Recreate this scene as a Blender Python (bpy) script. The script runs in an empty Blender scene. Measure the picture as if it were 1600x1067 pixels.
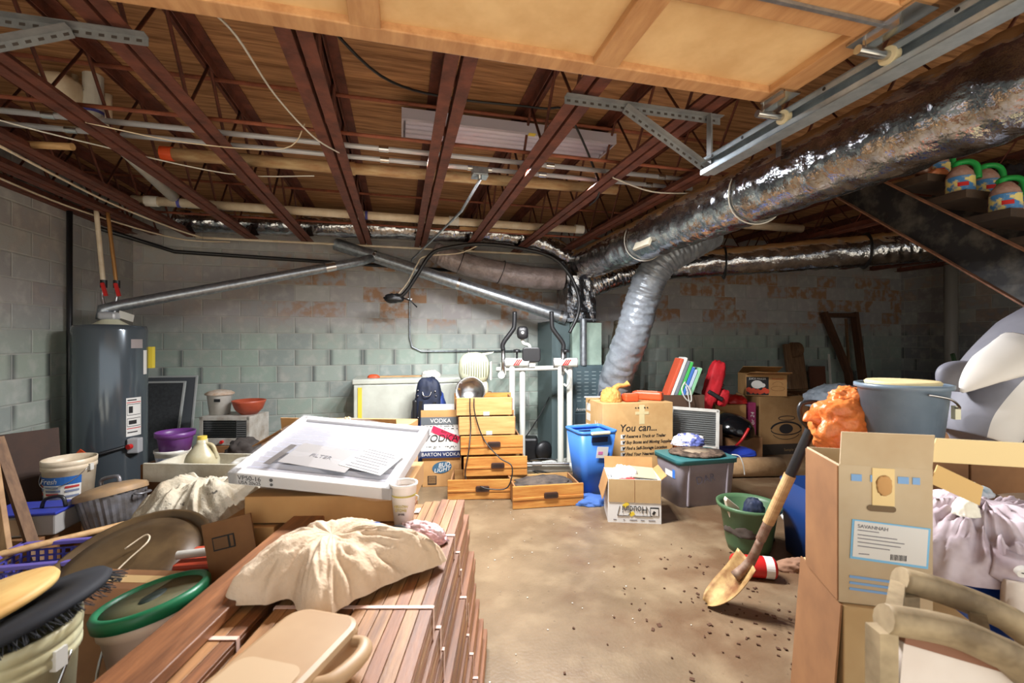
import bpy, bmesh, math, random
from mathutils import Vector, Matrix, Euler, noise
R = math.radians
C = bpy.context.scene.collection
sc = bpy.context.scene
random.seed(7)

# ------------------------------------------------------------------ camera, light, exposure
TH = R(14.11)
CT, ST = math.cos(TH), math.sin(TH)
cam = bpy.data.cameras.new('camera')
cam.sensor_width = 36; cam.lens = 15.75; cam.clip_start = 0.05
cam.dof.use_dof = True; cam.dof.focus_distance = 4.2; cam.dof.aperture_fstop = 3.5
co = bpy.data.objects.new('camera', cam); C.objects.link(co)
co.location = (0, 0, 1.5); co.rotation_euler = (R(90), 0, -TH)
sc.camera = co
w = bpy.data.worlds.new('sky'); sc.world = w; w.use_nodes = True
w.node_tree.nodes['Background'].inputs[0].default_value = (0.93, 0.97, 1.0, 1)
w.node_tree.nodes['Background'].inputs[1].default_value = 1.05
sun = bpy.data.lights.new('sun', 'SUN'); sun.energy = 7.5; sun.angle = R(2); sun.color = (1, .95, .87)
so = bpy.data.objects.new('sun', sun); C.objects.link(so); so.rotation_euler = (R(12), R(-32), 0)
sc.view_settings.view_transform = 'Standard'; sc.view_settings.look = 'None'
sc.view_settings.gamma = 1; sc.view_settings.use_curve_mapping = False
sc.view_settings.exposure = 0.76
FILL_W = 70

# ------------------------------------------------------------------ materials
def lin(c):
    return tuple(((v/255)/12.92 if v/255 <= .04045 else ((v/255+.055)/1.055)**2.4) for v in c)
MATS = {}
def mat(name, col, rough=.6, metal=0, col2=None, scale=6, stretch=(1, 1, 1), bump=0, bscale=40, contrast=(.35, .65),
        trans=0, alpha=1, emit=0, detail=4, coords='Object', spec=.5, sss=0):
    if name in MATS: return MATS[name]
    m = bpy.data.materials.new(name); m.use_nodes = True
    nt = m.node_tree; b = nt.nodes['Principled BSDF']
    c = (*lin(col), 1)
    b.inputs['Base Color'].default_value = c
    b.inputs['Roughness'].default_value = rough; b.inputs['Metallic'].default_value = metal
    b.inputs['Specular IOR Level'].default_value = spec
    b.inputs['Transmission Weight'].default_value = trans; b.inputs['Alpha'].default_value = alpha
    if emit:
        b.inputs['Emission Color'].default_value = c; b.inputs['Emission Strength'].default_value = emit
    tc = nt.nodes.new('ShaderNodeTexCoord'); mp = nt.nodes.new('ShaderNodeMapping')
    nt.links.new(tc.outputs[coords], mp.inputs[0]); mp.inputs['Scale'].default_value = stretch
    if col2:
        n = nt.nodes.new('ShaderNodeTexNoise'); n.inputs['Scale'].default_value = scale; n.inputs['Detail'].default_value = detail
        n.inputs['Roughness'].default_value = .62
        r = nt.nodes.new('ShaderNodeValToRGB'); r.color_ramp.elements[0].position = contrast[0]; r.color_ramp.elements[1].position = contrast[1]
        r.color_ramp.elements[0].color = c; r.color_ramp.elements[1].color = (*lin(col2), 1)
        nt.links.new(mp.outputs[0], n.inputs['Vector']); nt.links.new(n.outputs[0], r.inputs[0])
        nt.links.new(r.outputs[0], b.inputs['Base Color'])
    if bump:
        n = nt.nodes.new('ShaderNodeTexNoise'); n.inputs['Scale'].default_value = bscale; n.inputs['Detail'].default_value = 3
        bp = nt.nodes.new('ShaderNodeBump'); bp.inputs['Strength'].default_value = bump; bp.inputs['Distance'].default_value = .02
        nt.links.new(mp.outputs[0], n.inputs['Vector']); nt.links.new(n.outputs[0], bp.inputs['Height'])
        nt.links.new(bp.outputs[0], b.inputs['Normal'])
    MATS[name] = m
    return m

def block_mat(name, axis, base_hi, base_lo, stain):
    """painted concrete block: 40 x 20 cm units, each its own tone, rusty and sooty patches"""
    m = bpy.data.materials.new(name); m.use_nodes = True
    nt = m.node_tree; N = nt.nodes.new; L = nt.links.new; b = nt.nodes['Principled BSDF']
    def M(op, x, y=None, z=None):
        n = N('ShaderNodeMath'); n.operation = op
        for i, v in enumerate((x, y, z)):
            if v is None: continue
            if isinstance(v, (int, float)): n.inputs[i].default_value = v
            else: L(v, n.inputs[i])
        return n.outputs[0]
    def mix(f, a, c):
        n = N('ShaderNodeMix'); n.data_type = 'RGBA'
        if isinstance(f, (int, float)): n.inputs[0].default_value = f
        else: L(f, n.inputs[0])
        for i, v in ((6, a), (7, c)):
            if isinstance(v, tuple): n.inputs[i].default_value = (*v, 1)
            else: L(v, n.inputs[i])
        return n.outputs[2]
    def sstep(v, lo, hi):
        n = N('ShaderNodeMapRange'); n.interpolation_type = 'SMOOTHSTEP'
        L(v, n.inputs[0]); n.inputs[1].default_value = lo; n.inputs[2].default_value = hi
        return n.outputs[0]
    g = N('ShaderNodeNewGeometry'); s = N('ShaderNodeSeparateXYZ'); L(g.outputs['Position'], s.inputs[0])
    h = M('ADD', s.outputs[0 if axis == 'x' else 1], 20.05); z = s.outputs[2]
    row = M('FLOOR', M('DIVIDE', z, .2)); odd = M('MODULO', row, 2)
    u = M('DIVIDE', M('ADD', h, M('MULTIPLY', odd, .2)), .4); col = M('FLOOR', u)
    fu = M('SUBTRACT', u, col); fv = M('SUBTRACT', M('DIVIDE', z, .2), row)
    eu = M('MULTIPLY', M('MINIMUM', fu, M('SUBTRACT', 1, fu)), .4); ev = M('MULTIPLY', M('MINIMUM', fv, M('SUBTRACT', 1, fv)), .2)
    e = M('MINIMUM', eu, ev)
    nz = N('ShaderNodeTexNoise'); nz.inputs['Scale'].default_value = 9; nz.inputs['Detail'].default_value = 5; L(g.outputs['Position'], nz.inputs['Vector'])
    fine = N('ShaderNodeTexNoise'); fine.inputs['Scale'].default_value = 90; fine.inputs['Detail'].default_value = 3; L(g.outputs['Position'], fine.inputs['Vector'])
    big = N('ShaderNodeTexNoise'); big.inputs['Scale'].default_value = 1.3; L(g.outputs['Position'], big.inputs['Vector'])
    cv = N('ShaderNodeCombineXYZ'); L(col, cv.inputs[0]); L(row, cv.inputs[1])
    wn = N('ShaderNodeTexWhiteNoise'); wn.noise_dimensions = '2D'; L(cv.outputs[0], wn.inputs['Vector'])
    ws = N('ShaderNodeSeparateColor'); L(wn.outputs['Color'], ws.inputs[0])
    c = mix(sstep(z, 1.45, 1.85), lin(base_lo), lin(base_hi))
    c = mix(M('MULTIPLY', ws.outputs[0], .55), c, mix(ws.outputs[1], lin((134, 138, 142)), lin((176, 180, 174))))
    c = mix(M('MULTIPLY', sstep(nz.outputs[0], .45, .75), .35), c, lin((205, 203, 196)))
    # rusty blocks, most of them in the upper courses
    band = M('MULTIPLY', M('MULTIPLY', sstep(z, 1.6, 1.9), M('SUBTRACT', 1, sstep(z, 2.5, 2.7))), M('ADD', .12, M('MULTIPLY', sstep(h, 18.3, 19.2), .88)))
    pick = M('MULTIPLY', sstep(M('ADD', ws.outputs[2], M('MULTIPLY', big.outputs[0], .5)), .74, .86), M('ADD', M('MULTIPLY', band, .9), .06))
    c = mix(M('MULTIPLY', M('MULTIPLY', pick, sstep(nz.outputs[0], .38, .58)), stain), c, lin((158, 118, 84)))
    # soot beside the upright joints in the middle courses
    mid = M('MULTIPLY', sstep(z, .7, .95), M('SUBTRACT', 1, sstep(z, 1.55, 1.75)))
    soot = M('MULTIPLY', M('MULTIPLY', M('SUBTRACT', 1, sstep(eu, .005, .07)), mid), sstep(ws.outputs[1], .3, .8))
    c = mix(M('MULTIPLY', soot, .75), c, lin((52, 54, 60)))
    mort = M('SUBTRACT', 1, sstep(e, .003, .009))
    c = mix(M('MULTIPLY', mort, .6), c, lin((172, 172, 164)))
    L(c, b.inputs['Base Color']); b.inputs['Roughness'].default_value = .75; b.inputs['Specular IOR Level'].default_value = .3
    bp = N('ShaderNodeBump'); bp.inputs['Strength'].default_value = .5; bp.inputs['Distance'].default_value = .01
    L(M('ADD', M('MULTIPLY', sstep(e, .002, .011), 1), M('MULTIPLY', fine.outputs[0], .25)), bp.inputs['Height'])
    L(bp.outputs[0], b.inputs['Normal'])
    return m

RUST = mat('red_primer', (116, 64, 48), .7, 0, (80, 42, 32), 9, bump=.15)
PLY = mat('plywood_deck', (186, 138, 94), .8, 0, (124, 84, 50), 5, (.5, 7, 1), bump=.15, bscale=20)
CARD = mat('cardboard', (190, 146, 92), .85, 0, (172, 128, 78), 3)
CARD2 = mat('cardboard_dark', (140, 98, 60), .85, 0, (118, 80, 48), 3)
CARD3 = mat('cardboard_pale', (190, 162, 118), .85, 0, (176, 146, 102), 3)
DOORW = mat('door_wood', (196, 150, 104), .6, 0, (170, 122, 80), 4, (6, 1, 6))
DOORP = mat('door_panel', (226, 192, 142), .65, 0, (208, 170, 120), 5)
GALV = mat('galvanised', (170, 176, 182), .38, .85, (140, 146, 152), 25, bump=.05)
FOIL = mat('foil', (188, 190, 194), .1, .97, (130, 132, 138), 8, bump=.3, bscale=30)
FLEX = mat('grey_plastic_duct', (150, 158, 166), .28, .25, (128, 134, 142), 8, bump=.25, bscale=30)
WHT = mat('white_plastic', (210, 208, 200), .4, 0, (192, 188, 178), 5)
PVC = mat('pvc', (222, 208, 184), .4, 0, (204, 184, 154), 8)
BLK = mat('black_plastic', (28, 28, 30), .4)
DRK = mat('dark_print', (32, 30, 30), .7)
INK = mat('blue_print', (120, 160, 205), .7)
WPRINT = mat('white_print', (216, 214, 208), .7)
STEEL = mat('steel', (190, 190, 190), .25, 1)
RED = mat('red_plastic', (190, 32, 30), .4)
ORG = mat('orange_plastic', (214, 84, 42), .45)
PINE = mat('pine', (206, 166, 108), .5, 0, (184, 136, 80), 3, (1, 6, 12))
PINEY = mat('pine_varnished', (204, 150, 78), .35, 0, (172, 106, 48), 3, (1, 6, 9))
OAK = mat('oak_flooring', (170, 124, 78), .5, 0, (114, 76, 44), 3, (14, 1, 6), bump=.1)
OAK2 = mat('oak_flooring_red', (150, 98, 60), .5, 0, (100, 62, 36), 3, (14, 1, 6), bump=.1)
WOODD = mat('old_wood', (124, 92, 62), .7, 0, (94, 66, 42), 4, (8, 8, 1))
TIMB = mat('timber', (196, 160, 112), .65, 0, (172, 132, 86), 4, (1, 8, 8))
CANVAS = mat('canvas', (216, 196, 170), .9, 0, (200, 174, 144), 5, bump=.25, bscale=70)
BLUE = mat('blue_plastic', (66, 122, 204), .4)
NAVY = mat('navy_cloth', (30, 40, 66), .7, 0, (20, 26, 42), 8)
GRN = mat('green_plastic', (70, 100, 68), .45)
CREAM = mat('cream_enamel', (206, 204, 176), .35)

def overlay(m, col, scale, lo, hi, weight=1.0, stretch=(1, 1, 1), mask=None):
    """a second layer of dirt, spots or stains on a material"""
    nt = m.node_tree; b = nt.nodes['Principled BSDF']; N = nt.nodes.new; L = nt.links.new
    tc = N('ShaderNodeTexCoord'); mp = N('ShaderNodeMapping'); mp.inputs['Scale'].default_value = stretch; L(tc.outputs['Object'], mp.inputs[0])
    n = N('ShaderNodeTexNoise'); n.inputs['Scale'].default_value = scale; n.inputs['Detail'].default_value = 6; L(mp.outputs[0], n.inputs['Vector'])
    src = n.outputs[0]
    if mask:            # (direction x, y, from, to): dirt lies thicker on one side of the aisle
        s = N('ShaderNodeSeparateXYZ'); L(tc.outputs['Object'], s.inputs[0])
        a = N('ShaderNodeMath'); a.operation = 'MULTIPLY'; L(s.outputs[0], a.inputs[0]); a.inputs[1].default_value = mask[0]
        c = N('ShaderNodeMath'); c.operation = 'MULTIPLY_ADD'; L(s.outputs[1], c.inputs[0]); c.inputs[1].default_value = mask[1]; L(a.outputs[0], c.inputs[2])
        q = N('ShaderNodeMapRange'); L(c.outputs[0], q.inputs[0]); q.inputs[1].default_value = mask[2]; q.inputs[2].default_value = mask[3]; q.inputs[3].default_value = -.16; q.inputs[4].default_value = .16
        ad = N('ShaderNodeMath'); ad.operation = 'ADD'; L(src, ad.inputs[0]); L(q.outputs[0], ad.inputs[1]); src = ad.outputs[0]
    r = N('ShaderNodeMapRange'); L(src, r.inputs[0]); r.inputs[1].default_value = lo; r.inputs[2].default_value = hi; r.inputs[4].default_value = weight
    mx = N('ShaderNodeMix'); mx.data_type = 'RGBA'; L(r.outputs[0], mx.inputs[0]); L(b.inputs['Base Color'].links[0].from_socket, mx.inputs[6]); mx.inputs[7].default_value = (*lin(col), 1)
    L(mx.outputs[2], b.inputs['Base Color'])

# ------------------------------------------------------------------ mesh helpers
class MB:
    def __init__(s): s.bm = bmesh.new(); s.mi = 0
    def _new(s, vs):
        fs = {f for v in vs for f in v.link_faces}
        for f in fs: f.material_index = s.mi
    def box(s, c, size, rot=(0, 0, 0)):
        r = bmesh.ops.create_cube(s.bm, size=1)
        M = Matrix.Translation(c) @ Euler(rot).to_matrix().to_4x4() @ Matrix.Diagonal((*size, 1))
        bmesh.ops.transform(s.bm, matrix=M, verts=r['verts']); s._new(r['verts']); return s
    def bar(s, p, q, wd, ht, up=(0, 0, 1)):
        p, q = Vector(p), Vector(q); d = q-p; y = d.normalized(); u = Vector(up)
        x = y.cross(u)
        if x.length < 1e-4: x = y.cross(Vector((1, 0, 0)))
        x.normalize(); z = x.cross(y)
        r = bmesh.ops.create_cube(s.bm, size=1)
        M = Matrix.Translation((p+q)/2) @ Matrix((x, y, z)).transposed().to_4x4() @ Matrix.Diagonal((wd, d.length, ht, 1))
        bmesh.ops.transform(s.bm, matrix=M, verts=r['verts']); s._new(r['verts']); return s
    def cyl(s, p, q, r1, r2=None, n=20):
        p, q = Vector(p), Vector(q); d = q-p
        r = bmesh.ops.create_cone(s.bm, cap_ends=True, segments=n, radius1=r1, radius2=r1 if r2 is None else r2, depth=d.length)
        M = Matrix.Translation((p+q)/2) @ d.to_track_quat('Z', 'Y').to_matrix().to_4x4()
        bmesh.ops.transform(s.bm, matrix=M, verts=r['verts']); s._new(r['verts']); return s
    def tube(s, pts, rad, n=10, wob=0, wf=20, smooth=0, seed=0, cap=True, flat=1, ribs=0):
        P = [Vector(p) for p in pts]
        rr = list(rad) if isinstance(rad, (list, tuple)) else [rad]*len(P)
        if smooth:
            Q, q2 = [], []
            for i in range(len(P)-1):
                a, b, c, d = P[max(i-1, 0)], P[i], P[i+1], P[min(i+2, len(P)-1)]
                for k in range(smooth):
                    t = k/smooth
                    Q.append(.5*((2*b)+(c-a)*t+(2*a-5*b+4*c-d)*t*t+(3*b-a-3*c+d)*t**3)); q2.append(rr[i]*(1-t)+rr[i+1]*t)
            Q.append(P[-1]); q2.append(rr[-1]); P, rr = Q, q2
        t0 = (P[1]-P[0]).normalized(); x = t0.orthogonal().normalized(); rings = []
        for i, p in enumerate(P):
            t = (P[min(i+1, len(P)-1)]-P[max(i-1, 0)]).normalized()
            x = (x-t*x.dot(t)).normalized(); y = t.cross(x); ring = []
            for k in range(n):
                a = 2*math.pi*k/n; dv = x*math.cos(a)+y*math.sin(a)*flat; r = rr[i]
                if wob:
                    q = p+dv*r
                    v = noise.noise(q*wf+Vector((seed, 0, 0))); v2 = 1-abs(noise.noise(q*wf*.6+Vector((0, seed+5, 3))))*2
                    r *= 1+wob*(.6*v+.6*v2-.3)
                if ribs: r *= 1+ribs*(noise.noise(Vector((i*.55, 1.6*math.cos(a), 1.6*math.sin(a)+seed)))+.6*(.5-abs(noise.noise(Vector((i*.37+9, 2.6*math.cos(a), 2.6*math.sin(a)+seed))))))
                ring.append(s.bm.verts.new(p+dv*r))
            rings.append(ring)
        for a, b in zip(rings, rings[1:]):
            for k in range(n):
                f = s.bm.faces.new((a[k], a[(k+1) % n], b[(k+1) % n], b[k])); f.smooth = True; f.material_index = s.mi
        if cap:
            f = s.bm.faces.new(rings[0][::-1]); f.material_index = s.mi
            f = s.bm.faces.new(rings[-1]); f.material_index = s.mi
        return s
    def lathe(s, prof, n=36, c=(0, 0, 0), M=None, sx=1, sy=1):
        c = Vector(c); rings = []
        T = (lambda v: M @ v) if M else (lambda v: v)
        for r, z in prof:
            if r < 1e-5: rings.append([s.bm.verts.new(T(c+Vector((0, 0, z))))])
            else: rings.append([s.bm.verts.new(T(c+Vector((r*sx*math.cos(2*math.pi*k/n), r*sy*math.sin(2*math.pi*k/n), z)))) for k in range(n)])
        for a, b in zip(rings, rings[1:]):
            for k in range(n):
                va = [a[0]] if len(a) == 1 else [a[k], a[(k+1) % n]]
                vb = [b[0]] if len(b) == 1 else [b[(k+1) % n], b[k]]
                if len(va)+len(vb) > 2:
                    f = s.bm.faces.new(va+vb); f.smooth = True; f.material_index = s.mi
        return s
    def prism(s, out, y0, y1, M=None):
        """outline in x,z pushed from y0 to y1"""
        T = (lambda v: M @ v) if M else (lambda v: v)
        a = [s.bm.verts.new(T(Vector((x, y0, z)))) for x, z in out]; b = [s.bm.verts.new(T(Vector((x, y1, z)))) for x, z in out]
        fs = [s.bm.faces.new(a), s.bm.faces.new(b[::-1])]
        for i in range(len(out)):
            j = (i+1) % len(out); fs.append(s.bm.faces.new((a[j], a[i], b[i], b[j])))
        for f in fs: f.material_index = s.mi
        bmesh.ops.recalc_face_normals(s.bm, faces=fs); return s
    def lump(s, size, c=(0, 0, 0), sub=5, amp=.08, fold=.1, f=3, seed=0, base=True, power=2.4, foldvec=(1, 1, 1)):
        r = bmesh.ops.create_icosphere(s.bm, subdivisions=sub, radius=1); sv = Vector((seed*3.1, seed*1.7, seed))
        for v in r['verts']:
            d = v.co.normalized()
            k = (abs(d.x)**power+abs(d.y)**power+abs(d.z)**power)**(-1/power)
            fv = Vector((d.x*foldvec[0], d.y*foldvec[1], d.z*foldvec[2]))
            m = 1+amp*noise.noise(d*f+sv)+fold*(.5-abs(noise.noise(fv*f*1.6+sv*2)))*.9+fold*.45*(.4-abs(noise.noise(fv*f*4+sv)))
            p = d*k*m; z = p.z
            if base and z < 0: z = max(z*.15, -.02)
            v.co = Vector((p.x*size[0]/2, p.y*size[1]/2, z*size[2]))+Vector(c)
        for fc in {f for v in r['verts'] for f in v.link_faces}: fc.smooth = True; fc.material_index = s.mi
        return s
    def flat(s):
        for f in s.bm.faces: f.smooth = False
        return s
    def drape(s, out, H, peak, c=(0, 0, 0), n=150, rings=44, amp=.02, seed=0, rad=9, p=2.4, creep=.0, streak=(0, 0)):
        """cloth heaped over something: plan outline, height at the peak, wrinkles that run out from the peak"""
        L = len(out); P = []
        for i in range(n):
            t = i*L/n; k = int(t); f = t-k; a, b, cc, d = (Vector((*out[(k+j) % L], 0)) for j in (-1, 0, 1, 2))
            P.append(.5*((2*b)+(cc-a)*f+(2*a-5*b+4*cc-d)*f*f+(3*b-a-3*cc+d)*f**3))
        pk = Vector((*peak, 0)); sv = Vector((seed*1.3, seed*2.1, seed)); rr = []
        for j in range(rings+1):
            f = j/rings; row = []
            for i in range(n):
                a = 2*math.pi*i/n; q = pk.lerp(P[i], f)
                z = H*max(0, 1-f**p)**.75
                w1 = noise.noise(Vector((math.cos(a)*rad*.35, math.sin(a)*rad*.35, f*1.2))+sv)
                w2 = .5-abs(noise.noise(Vector((math.cos(a)*rad*.6+f*2, math.sin(a)*rad*.6, f*2.5))+sv*2))
                w3 = noise.noise(Vector((q.x*9+q.y*streak[0], q.y*9+q.x*streak[1], 2))+sv)
                w4 = .4-abs(noise.noise(Vector((q.x*6+q.y*5, q.y*14-q.x*4, 1))+sv))
                e = min(1, f*3)*(1 if f < .93 else (1-f)/.07)
                z = max(.0015, z+amp*(w1*.9+w2*1.5)*e*(.4+f)+amp*(w3+.8*w4)*.8*(1 if f < .93 else (1-f)/.07))
                q = q+(q-pk)*(.05*w2*f)
                row.append(s.bm.verts.new(q+Vector((0, 0, z))+Vector(c)) if j or not row else row[0])
            rr.append(row)
        for a, b in zip(rr, rr[1:]):
            for i in range(n):
                k = (i+1) % n
                vs = [a[i], b[i], b[k]] if a[i] is a[k] else [a[i], b[i], b[k], a[k]]
                fc = s.bm.faces.new(vs); fc.smooth = True; fc.material_index = s.mi
        return s
    def obj(s, name, m, parent=None, loc=(0, 0, 0), rot=(0, 0, 0), bevel=0, smooth=False, solid=0, sub=0):
        me = bpy.data.meshes.new(name); s.bm.to_mesh(me); s.bm.free()
        for q in (m if isinstance(m, (list, tuple)) else [m]): me.materials.append(q)
        o = bpy.data.objects.new(name, me); C.objects.link(o)
        o.parent = parent; o.location = loc; o.rotation_euler = rot
        if smooth:
            for p in me.polygons: p.use_smooth = True
        if solid:
            d = o.modifiers.new('solid', 'SOLIDIFY'); d.thickness = solid; d.offset = -1
        if bevel:
            d = o.modifiers.new('bevel', 'BEVEL'); d.width = bevel; d.segments = 2; d.limit_method = 'ANGLE'; d.angle_limit = R(40)
        if sub:
            d = o.modifiers.new('sub', 'SUBSURF'); d.levels = sub; d.render_levels = sub
        return o

def tag(o, label, cat, group=None, kind=None):
    o['label'] = label; o['category'] = cat
    if group: o['group'] = group
    if kind: o['kind'] = kind
    return o
def thing(name, label, cat, loc=(0, 0, 0), rz=0, group=None, rot=None):
    o = bpy.data.objects.new(name, None); C.objects.link(o); o.empty_display_size = .1
    o.location = loc; o.rotation_euler = rot if rot else (0, 0, rz)
    return tag(o, label, cat, group)
def struct(name, mb, m, **k):
    o = mb.obj(name, m, **k); o['kind'] = 'structure'; return o
def spot(a, d, z=0):
    """the clutter lies along the aisle that runs in from the doorway, 14 degrees off the walls: a across it, d along it"""
    return Vector((a*CT+d*ST, d*CT-a*ST, z))
YA = -TH          # yaw of what stands square to that aisle
def children(o): return [c for c in bpy.data.objects if c.parent == o]
def copy_tree(o, parent=None):
    c = o.copy(); C.objects.link(c); c.parent = parent
    for ch in children(o): copy_tree(ch, c)
    return c
def text(s, size, m, parent, loc, rot=(R(90), 0, 0), name='printed_text', shear=0, sx=1, align='CENTER', bold=0):
    cu = bpy.data.curves.new('t', 'FONT'); cu.body = s; cu.size = size; cu.align_x = align; cu.align_y = 'CENTER'; cu.shear = shear; cu.extrude = .0006; cu.offset = bold
    t = bpy.data.objects.new('t', cu); C.objects.link(t)
    me = bpy.data.meshes.new_from_object(t.evaluated_get(bpy.context.evaluated_depsgraph_get()))
    bpy.data.objects.remove(t); bpy.data.curves.remove(cu)
    me.materials.clear(); me.materials.append(m)
    o = bpy.data.objects.new(name, me); C.objects.link(o); o.parent = parent; o.location = loc; o.rotation_euler = rot; o.scale = (sx, 1, 1)
    return o
def plate(name, m, parent, c, wd, ht, th=.002, rot=(0, 0, 0)):
    return MB().box((0, 0, 0), (wd, th, ht)).obj(name, m, parent, c, rot)

def carton(label, loc, w, d, h, rz=YA, m=CARD, fm=None, name='cardboard_box', tape=True, cat='box', open_=False, flaps=(), group=None, rot=None):
    """flaps: (side, length, angle up from level) with side one of f b l r"""
    t = thing(name, label, cat, loc, rz, group, rot)
    mb = MB().box((0, 0, h/2), (w, d, h))
    if open_:
        mb.bm.faces.ensure_lookup_table()
        bmesh.ops.delete(mb.bm, geom=[f for f in mb.bm.faces if f.calc_center_median().z > h-.001], context='FACES')
        mb.obj('box_body', m, t, solid=.005)
    else:
        mb.obj('box_body', m, t, bevel=.004)
        if tape: MB().box((0, 0, h+.0006), (w*.99, .05, .001)).obj('packing_tape', TAPE, t)
    for sd, ln, ang in flaps:
        mb = MB(); wd = (w if sd in 'fb' else d)*.98; mb.box((0, -ln/2, 0), (wd, ln, .005))
        p = {'f': (0, -d/2, h), 'b': (0, d/2, h), 'l': (-w/2, 0, h), 'r': (w/2, 0, h)}[sd]
        z = {'f': 0, 'b': R(180), 'l': R(-90), 'r': R(90)}[sd]
        mb.obj('box_flap', fm or m, t, p, (-R(ang), 0, z))
    return t
TAPE = mat('tape', (206, 174, 122), .3)

# ------------------------------------------------------------------ the setting
XL, XR, YF, YB, ZC = -2.94, 8.6, -.5, 6.0, 3.12
CONC = mat('concrete', (138, 118, 92), .42, 0, (98, 80, 58), 1.3, bump=.12, bscale=60, detail=8, contrast=(.3, .72), spec=.4)
overlay(CONC, (96, 68, 46), 2.2, .44, .68, .7, mask=(CT, -ST, -.6+.5, 1.5+.5)); overlay(CONC, (176, 156, 124), 4, .5, .75, .35); overlay(CONC, (52, 40, 32), 28, .68, .74, .6)
struct('floor', MB().box(((XL+XR)/2, (YF+YB)/2, -.05), (XR-XL+.4, YB-YF+.4, .1)), CONC)
struct('driveway', MB().box((1, -8.3, -.07), (30, 15.2, .1)), mat('driveway_concrete', (200, 190, 172), .9))
struct('ceiling', MB().box(((XL+XR)/2, (YF+YB)/2, ZC+.02), (XR-XL+.4, YB-YF+.4, .04)), PLY)
struct('wall_back', MB().box(((XL+XR)/2, YB+.1, ZC/2), (XR-XL+.4, .2, ZC)), block_mat('block_back', 'x', (166, 161, 160), (158, 174, 162), .95))
LW = block_mat('block_left', 'y', (160, 154, 150), (158, 168, 154), .15)
struct('wall_left', MB().box((XL-.1, (YF+YB)/2, ZC/2), (.2, YB-YF, ZC)), LW)
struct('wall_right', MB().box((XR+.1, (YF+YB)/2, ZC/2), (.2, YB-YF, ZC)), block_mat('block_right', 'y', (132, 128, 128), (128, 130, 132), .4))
struct('wall_front', MB().box(((5.2+XR)/2, YF-.1, ZC/2), (XR-5.2, .2, ZC)).box((1.13, YF-.1, 2.78), (8.14, .2, .68)), LW)

# open-web steel joists: two angles below, two above, one bent rod between
JX = [-2.86, -2.6, -2.25, -1.64, -1.05, -.39, .25, .86, 1.49, 2.09, 2.72, 3.34, 4.62, 5.16, 5.77, 6.4, 7.0, 7.6, 8.2]
JW = ['hard against the block wall on the water heater side', 'second from the block wall by the water heater', 'third from the wall by the water heater, cables along it',
      'crossing above the drop cloth pile, a drain pipe beside it', 'over the flooring stack, a white wire across it', 'beside the end of the fluorescent light',
      'crossing the long half of the fluorescent light', 'crossing under the short half of the fluorescent light', 'just past the fluorescent light',
      'beside the garage door track and its hanger', 'just beyond the big foil duct', 'next but one beyond the big foil duct', 'just behind the jugs on the stair treads', 'second behind the jugs on the stairs',
      'just beyond the stairs', 'second beyond the stairs', 'third beyond the stairs', 'next to last before the dark side wall', 'last before the dark side wall']
y0, y1, zb, zt = YF+.02, 5.78, 2.68, 3.115
def chord(z, up, ya, yb):
    mb = MB(); sg = 1 if up else -1
    for sx in (-1, 1):
        mb.box((sx*.039, (ya+yb)/2, z), (.06, yb-ya, .005)); mb.box((sx*.011, (ya+yb)/2, z+sg*.03), (.005, yb-ya, .06))
    return mb
j0 = thing('bar_joist', 'x', 'joist', (0, 0, 0), 0, 'steel bar joists under the ceiling')
chord(zb, True, y0, y1).obj('bottom_chord', RUST, j0)
chord(zt-.003, False, y0, 5.99).obj('top_chord', RUST, j0)
pts = []; yy = y0; k = 0
while yy < y1:
    pts.append((0, yy, zb+.03 if k % 2 == 0 else zt-.03)); yy += .26; k += 1
MB().tube(pts, .0095, 8).obj('web_rod', RUST, j0)
for i, x in enumerate(JX):
    j = j0 if i == 0 else copy_tree(j0)
    j.location.x = x; j['label'] = 'rust red steel bar joist ' + JW[i]

def pipe(name, label, cat, pts, r, m, group=None, n=12, smooth=0, extra=None):
    o = MB().tube(pts, r, n, smooth=smooth).obj(name, m)
    return tag(o, label, cat, group)

# bridging rods, conduits and pipes running across the joists
COND = mat('conduit_grey', (190, 192, 198), .4, .25)
ROD = mat('rod_primer', (150, 84, 60), .7, 0, (112, 60, 42), 9)
pipe('bridging_rod', 'thin red steel rod tying the joist bottoms near the garage door', 'rod', [(XL, 2.84, 2.745), (4.4, 2.84, 2.745)], .011, ROD)
pipe('bridging_rod', 'dark red rod tying the joist tops just behind the garage door', 'rod', [(XL, 2.98, 3.04), (4.4, 2.98, 3.04)], .012, ROD)
pipe('bridging_rod', 'red rod tying the joist tops near the block wall', 'rod', [(XL, 4.9, 3.04), (8.2, 4.9, 3.04)], .012, ROD)
pipe('bridging_rod', 'red rod tying the joist bottoms above the back foil duct', 'rod', [(XL, 5.0, 2.745), (8.2, 5.0, 2.745)], .011, ROD)
def conduit(label, y, z, x1):
    t = thing('electrical_conduit', label, 'conduit', (0, 0, 0), 0, 'steel conduits through the joists')
    MB().tube([(XL+.02, y, z), (x1, y, z)], .0165, 14).obj('conduit_pipe', COND, t)
    for x in (-1.9, -.1, 1.05, 1.95): MB().cyl((x-.03, y, z), (x+.03, y, z), .021).obj('coupling', STEEL, t)
conduit('light grey conduit through the joists, the one nearer the garage door', 3.06, 2.765, 2.2)
conduit('blue-grey conduit carrying the small junction box', 3.24, 2.765, 2.35)
t = thing('junction_box', 'square grey metal junction box on the conduit under the joists', 'junction box', (.57, 3.24, 2.765))
MB().box((0, 0, -.03), (.11, .1, .055)).obj('box_housing', GALV, t, bevel=.004)
MB().box((0, 0, -.06), (.116, .106, .004)).obj('cover_plate', STEEL, t)
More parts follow.
